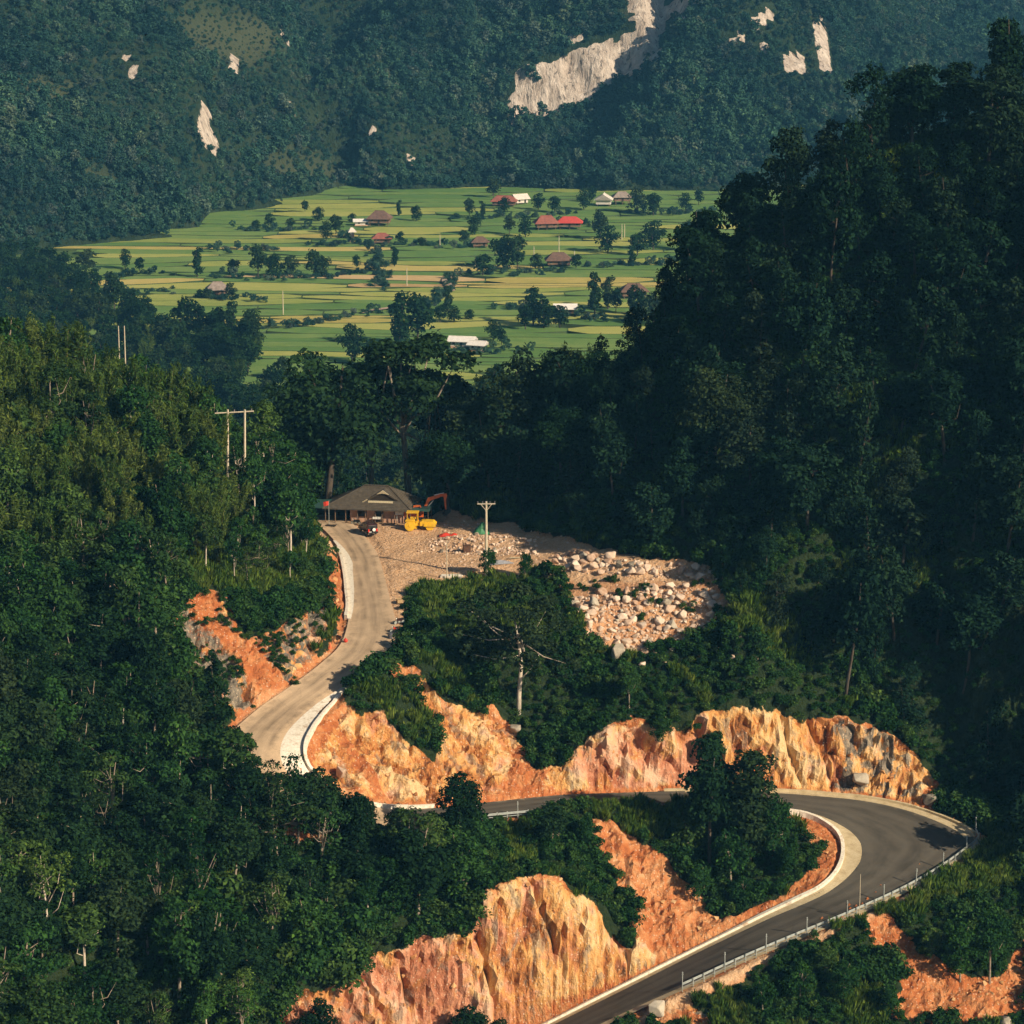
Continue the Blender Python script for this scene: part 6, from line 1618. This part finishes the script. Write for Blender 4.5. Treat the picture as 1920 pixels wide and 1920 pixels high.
# =================================================================== valley trees, hedges, tracks
vr = np.random.default_rng(55)
VT = [(162, 515, 1.2, 0), (185, 520, 1.3, 1), (235, 505, .8, 2), (262, 510, .7, 0), (292, 510, .8, 1), (370, 520, 1.1, 3), (372, 500, .5, 0), (412, 510, 1.0, 2), (437, 515, .8, 1), (484, 520, 1.3, 0), (500, 515, 1.7, 3), (512, 520, 1.4, 1), (545, 520, .8, 2), (562, 520, .9, 3), (590, 520, 1.1, 0), (605, 520, .9, 1), (640, 510, .7, 2), (668, 505, .6, 0), (740, 500, .9, 3), (765, 503, .95, 1),
      (572, 398, .6, 0), (597, 415, .9, 1), (618, 412, .8, 3), (505, 425, .7, 2), (480, 430, .6, 1), (450, 432, .6, 0), (545, 430, .6, 2), (660, 418, .6, 1), (695, 428, .7, 0), (748, 405, .6, 3), (780, 415, .7, 1), (797, 418, .8, 2), (630, 440, .9, 0), (612, 452, .8, 2), (648, 458, .9, 1), (750, 458, .6, 0), (790, 462, .6, 1), (840, 462, .9, 2), (870, 460, .7, 0), (890, 440, 1.0, 1), (915, 465, 1.0, 3), (925, 372, 1.0, 0), (945, 400, .7, 1), (860, 402, .7, 2), (880, 408, .8, 0), (905, 412, .7, 3), (990, 405, .8, 1), (1010, 395, .9, 2), (1040, 400, .9, 0),
      (1075, 385, 1.1, 1), (1095, 395, 1.1, 2), (1110, 380, .9, 0), (1150, 395, .9, 1), (1195, 400, 1.3, 2), (1225, 405, 1.3, 0), (1250, 408, 1.3, 1), (1285, 395, .9, 2), (1310, 385, .8, 0), (1330, 400, .9, 1), (955, 440, .9, 0), (985, 445, .8, 2), (1100, 440, 1.2, 1), (1125, 450, 1.2, 0), (1140, 475, 1.2, 2), (1165, 490, 1.1, 1), (1195, 480, 1.2, 0), (1225, 470, 1.2, 2), (1260, 460, 1.2, 1), (1290, 470, 1.2, 0), (1185, 500, .9, 3), (1110, 500, .9, 1), (1080, 505, .7, 0),
      (905, 518, 1.1, 0), (925, 512, 1.5, 2), (945, 505, 1.5, 1), (970, 508, 1.2, 0), (985, 505, .9, 2), (1005, 505, .7, 1), (1140, 580, 1.2, 3), (1115, 590, 1.3, 3), (1155, 585, .9, 0), (840, 585, 1.0, 3), (825, 605, .8, 0), (850, 605, .8, 2), (880, 600, .5, 1), (925, 640, .9, 2), (940, 648, .7, 0), (1000, 610, 1.4, 3), (1020, 615, 1.5, 1), (985, 618, 1.0, 0), (1050, 615, 1.0, 2), (1200, 600, 1.2, 0), (1225, 610, 1.3, 1), (1185, 590, 1.1, 3),
      (375, 560, .5, 0), (388, 560, .6, 1), (432, 562, .6, 2), (445, 555, .5, 3), (285, 615, 1.0, 3), (310, 660, 1.2, 2), (350, 640, 1.4, 1), (375, 645, 1.4, 3), (405, 650, 1.5, 0), (435, 655, 1.6, 3), (455, 660, 1.4, 1), (478, 665, 1.2, 3), (330, 670, 1.2, 0), (420, 690, 1.5, 2), (465, 700, 1.4, 0), (150, 540, 1.2, 1), (180, 575, 1.2, 3), (215, 590, 1.3, 0), (245, 600, 1.3, 2), (120, 530, 1.3, 0), (90, 520, 1.3, 1), (270, 610, 1.0, 1), (660, 680, 1.1, 2), (580, 705, .9, 0), (530, 712, .9, 1), (700, 690, 1.2, 1)]
for q_, (u, v, s, k) in enumerate(VT):
    if q_ % 3 == 1 and v < 560: continue
    p = at_z(u, v, 0.0)
    tree('valley%d' % k, (p[0], p[1], -0.3), s * vr.uniform(.75, .95), vr.uniform(0, 6.28), ['rounded', 'spreading', 'bushy', 'columnar'][k] + (' large' if s > 1.15 else ' small' if s < .75 else '') + ' valley tree, ' + ('far' if v < 440 else 'middle' if v < 540 else 'near') + ' paddies, ' + ('at the far left' if u < 300 else 'left of centre' if u < 520 else 'centre left' if u < 760 else 'centre right' if u < 1000 else 'by the village' if u < 1180 else 'towards the dark hill'), 'trees scattered over the valley fields', 'valley_tree')
p = at_z(766, 655, 0.0)
tree('valley3', (p[0] - 3, p[1], -0.5), 1.55, 1.0, 'tall columnar dark tree at the near edge of the paddies', None, 'valley_tree', sz=1.05)
tree('valley0', (p[0] + 3, p[1] + 5, -0.5), 1.6, 2.0, 'broad dark tree just right of the columnar valley tree', None, 'valley_tree')
# hedgerows and gardens: low bush masses on lines
HED = [[(440, 430), (520, 432), (600, 430)], [(590, 462), (700, 458), (800, 462), (900, 466)], [(400, 520), (520, 525), (620, 520), (700, 508)], [(150, 520), (230, 518), (300, 512)], [(850, 410), (960, 408), (1080, 402)], [(1050, 420), (1130, 425)], [(1080, 500), (1150, 500), (1240, 498), (1320, 480)], [(880, 515), (960, 515), (1060, 510)], [(470, 615), (570, 610), (700, 590), (740, 588)], [(370, 558), (450, 562), (500, 565)], [(800, 580), (840, 545), (850, 520)], [(990, 550), (1010, 556)], [(640, 440), (660, 455), (720, 462)], [(1180, 400), (1260, 405), (1340, 395)], [(1160, 350), (1240, 352), (1340, 358)], [(380, 470), (520, 470)], [(690, 650), (800, 655), (900, 662), (1000, 660)], [(930, 575), (1100, 600), (1230, 600)], [(130, 545), (240, 552), (330, 548)], [(700, 470), (720, 540)]]
HP = []
for L in HED:
    for a, b in zip(L[:-1], L[1:]):
        A_, B_ = at_z(*a, 0), at_z(*b, 0); m = max(3, int(np.linalg.norm(A_ - B_) / 1.7))
        for t in np.linspace(0, 1, m): HP.append(A_ + (B_ - A_) * t + np.array([vr.normal() * 1.5, vr.normal() * 3.5, -0.3]))
HP = np.array(HP)
mass('hedgerows', HP, ['far0*', 'far1*', 'far2*', 'far3*'], (0.25, 0.55), 'dark bushy hedgerows dividing the rice paddies', 'hedge', 15)
# earth track winding between paddies
M_TRACK = plain('earth_track', (0.46, 0.33, 0.23), 0.95, 0.2, 0.3)
T = np.array([at_z(u, v, 0.95) for u, v in ((846, 545), (842, 535), (836, 525), (845, 516), (870, 508))]); T = catmull(T, 6)
ribbon('path', T + [-1.6, 0, 0], T + [1.6, 0, 0], M_TRACK, 0, 2, kind='structure')
T = np.array([at_z(u, v, 0.95) for u, v in ((680, 585), (705, 580), (735, 576), (765, 570))]); T = catmull(T, 6)
ribbon('path', T + [0, -2, 0], T + [0, 2, 0], M_TRACK, 0, 2, kind='structure')

# =================================================================== trees that stand out
def tree_at(kind, u, v, s, label, **k):
    p = hit(u, v); return tree(kind, (p[0], p[1], p[2] - 0.4), s, k.pop('rz', 1.0), label, None, k.pop('name', 'tree'), 'tree', k.pop('sz', None))
sr = np.random.default_rng(123)
# lone tree with a white stem: flat spreading crown above a bare trunk
lb = []
for k in range(38):
    a = sr.uniform(0, 6.28); q = 8.6 * math.sqrt(sr.uniform(0.01, 1)); lb.append((q * math.cos(a) - .5, q * math.sin(a), sr.uniform(10.5, 18.8) - q * 0.5, sr.uniform(1.1, 2.1), sr.uniform(1.1, 2.1), sr.uniform(.6, 1.1)))
tk = MB(); tk.tube([(0, 0, -.8), (.1, 0, 3), (.35, 0, 7), (.1, 0, 10), (-.6, 0, 14)], [.36, .30, .25, .19, .08], 8)
tk.tube([(.25, 0, 5.0), (1.6, -.2, 6.6), (2.8, .2, 8.6)], [.11, .08, .03], 6)
for j in range(12):
    c = np.array(lb[j][:3]); s0 = np.array([.2, 0, sr.uniform(8, 11.5)]); m = (s0 + c) / 2 + [0, 0, -.6]; tk.tube([s0, m, c], [.12, .08, .03], 5)
proto('white_stem', leaf_cloud(sr, lb, 6800, 0.26), tk, M_LEAF_DK, M_BARK_WH)
tree_at('white_stem', 972, 1338, 1.0, 'lone tree with bare white trunk and broad dark crown on the slope', rz=0)
# two tall trees on the neck of land inside the hairpin
lbA = crown_lobes(sr, 17, 7.0, 20, 0.12, 0.8); lbB = [(0.9 * math.sin(k * 2.1), 0.9 * math.cos(k * 2.1), 3 + k * 1.15, 3.0 - k * .09, 3.0 - k * .09, 1.5) for k in range(12)]
proto('neckA', leaf_cloud(sr, lbA, 6500, 0.30), trunk_mb(sr, 17, .3, lbA), M_LEAF_DK, M_BARK_DK)
proto('neckB', leaf_cloud(sr, lbB, 6500, 0.30), trunk_mb(sr, 17, .3, lbB), M_LEAF_DK, M_BARK_DK)
tree_at('neckA', 1330, 1630, 1.0, 'left of two tall dark trees inside the lower hairpin')
tree_at('neckB', 1405, 1615, 0.98, 'right of two tall dark trees inside the lower hairpin')
for u, v, s, lab in ((1290, 1600, .85, 'leafy tree crowding the left foot of the two tall trees'), (1450, 1610, .8, 'leafy tree crowding the right foot of the two tall trees'), (1370, 1660, .8, 'leafy tree in front of the two tall hairpin trees'), (1470, 1640, .55, 'small round tree near the inner kerb of the hairpin'), (1310, 1690, .5, 'small tree above the white kerb on the straight'), (1390, 1700, .45, 'bushy small tree lowest on the hairpin neck')):
    tree_at('broad%d' % sr.integers(5), u, v, s, lab)
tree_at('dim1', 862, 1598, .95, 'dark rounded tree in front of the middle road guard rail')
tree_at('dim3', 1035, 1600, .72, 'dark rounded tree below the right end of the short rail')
tree_at('broad2', 1090, 1600, .6, 'small tree at the head of the red earth chute')
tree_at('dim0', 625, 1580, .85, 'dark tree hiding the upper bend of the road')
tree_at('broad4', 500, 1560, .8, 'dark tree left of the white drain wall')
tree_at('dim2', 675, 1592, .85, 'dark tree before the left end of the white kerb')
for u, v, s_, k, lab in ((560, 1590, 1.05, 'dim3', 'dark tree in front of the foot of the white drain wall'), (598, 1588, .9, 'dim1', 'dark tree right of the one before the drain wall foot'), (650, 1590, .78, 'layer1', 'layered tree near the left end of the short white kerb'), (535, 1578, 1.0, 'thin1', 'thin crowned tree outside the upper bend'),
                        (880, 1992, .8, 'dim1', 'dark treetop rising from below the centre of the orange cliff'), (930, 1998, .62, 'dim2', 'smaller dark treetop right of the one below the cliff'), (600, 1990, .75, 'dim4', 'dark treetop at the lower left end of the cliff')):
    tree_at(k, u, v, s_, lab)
tree_at('tapered', 405, 1420, 1.15, 'dark pointed tree below the rocky left cutting')
tree_at('tapered', 470, 1520, .95, 'short dark pointed tree beside the upper bend')
tree_at('slender0', 235, 1260, 1.25, 'tall tree with twin pale stems on the dark left slope')
tree_at('slender1', 545, 1070, 1.15, 'slender tree standing above the left bank of the upper road')
for u, v, s, k, lab in ((915, 1082, .42, 1, 'small bright leafy tree at the foot of the utility pole'), (985, 1092, .38, 3, 'clipped round bush at the corner of the yard'), (1008, 1086, .3, 0, 'smaller round bush right of the clipped one'), (1355, 1085, .55, 2, 'small pale tree at the right end of the boulder row'),
                        (1240, 1400, .5, 1, 'shrubby tree hanging over the orange cutting'), (1335, 1440, .55, 2, 'small dark tree growing out of the orange cutting'), (1180, 1330, .5, 3, 'small tree at the lip of the pink cliff'), (1180, 1310, .45, 0, 'bright young tree on the green slope below the boulder')):
    tree_at('broad%d' % k, u, v, s, lab)
for u, v, s, lab in ((1800, 1840, .72, 'large dark round bush low on the outer bank'), (1855, 1845, .75, 'large dark bush farthest right on the outer bank'), (1745, 1800, .5, 'dark bush left of the two large ones on the bank'), (1500, 1880, .62, 'dark leafy tree below the guard rail'), (1580, 1880, .6, 'dark leafy tree right of its twin below the guard rail'), (1430, 1900, .5, 'low bushy tree at the bottom of the rail bank'), (1660, 1905, .5, 'bushy tree at the lower edge under the bank'), (1545, 1840, .5, 'round bush just under the middle of the rail')):
    tree_at('broad%d' % sr.integers(5), u, v, s, lab)
for u, d, s, k, lab in ((610, 466, 1.2, 'big0', 'huge dense dark tree behind the hut at left'), (770, 470, 1.22, 'umbrella', 'tall umbrella crowned tree rising behind the hut'), (690, 476, 1.15, 'umbrella', 'second umbrella crowned tree left of the tallest'), (560, 470, .8, 'big1', 'dark tree at the left edge of the big grove'), (840, 478, 1.0, 'umbrella', 'thin crowned tree between the umbrella tree and dark grove'),
                        (900, 462, .72, 'big1', 'black shaded tree behind the right side of the yard'), (970, 460, .66, 'big0', 'massive shaded tree at the foot of the dark ridge'), (1060, 458, .55, 'big1', 'shaded tree on the ridge above the utility pole'), (1130, 450, .5, 'big0', 'broad shaded tree on the ridge shoulder'), (1065, 440, .62, 'big1', 'pale lit tree standing in front of the dark ridge'), (1340, 425, .6, 'big0', 'rounded tree on the hill above the boulder row'), (840, 456, .6, 'big1', 'low dark tree right behind the excavator')):
    x = (u - 960) / FOCAL_PX * d * 1.02; tree(k, (x, d, float(ground(x, d)[0]) - .5), s, sr.uniform(0, 6.28), lab, None, 'grove_tree', sz=1.0)

# =================================================================== haze in the air
z0_ = float(min(VZ.min(), MZ.min(), -14.0)) - 1.0
z1_ = float(max(VZ.max() + 30, MZ.max() + 15, CAM_Z + 5))
HZ_BOX = MB().box((0, 1275, (z0_ + z1_) / 2), (2640, 2670, z1_ - z0_))
n = NT('valley_air')
pv = n.node('VolumePrincipled')
pv.inputs['Color'].default_value = (0.17, 0.58, 1.0, 1)
pv.inputs['Density'].default_value = 0.000084
pv.inputs['Anisotropy'].default_value = 0.0
n.t.links.new(pv.outputs[0], n.out.inputs['Volume'])
haze = HZ_BOX.build('haze', n.m)
tag(haze, 'thin blue haze filling the valley air', 'haze', None, 'stuff')
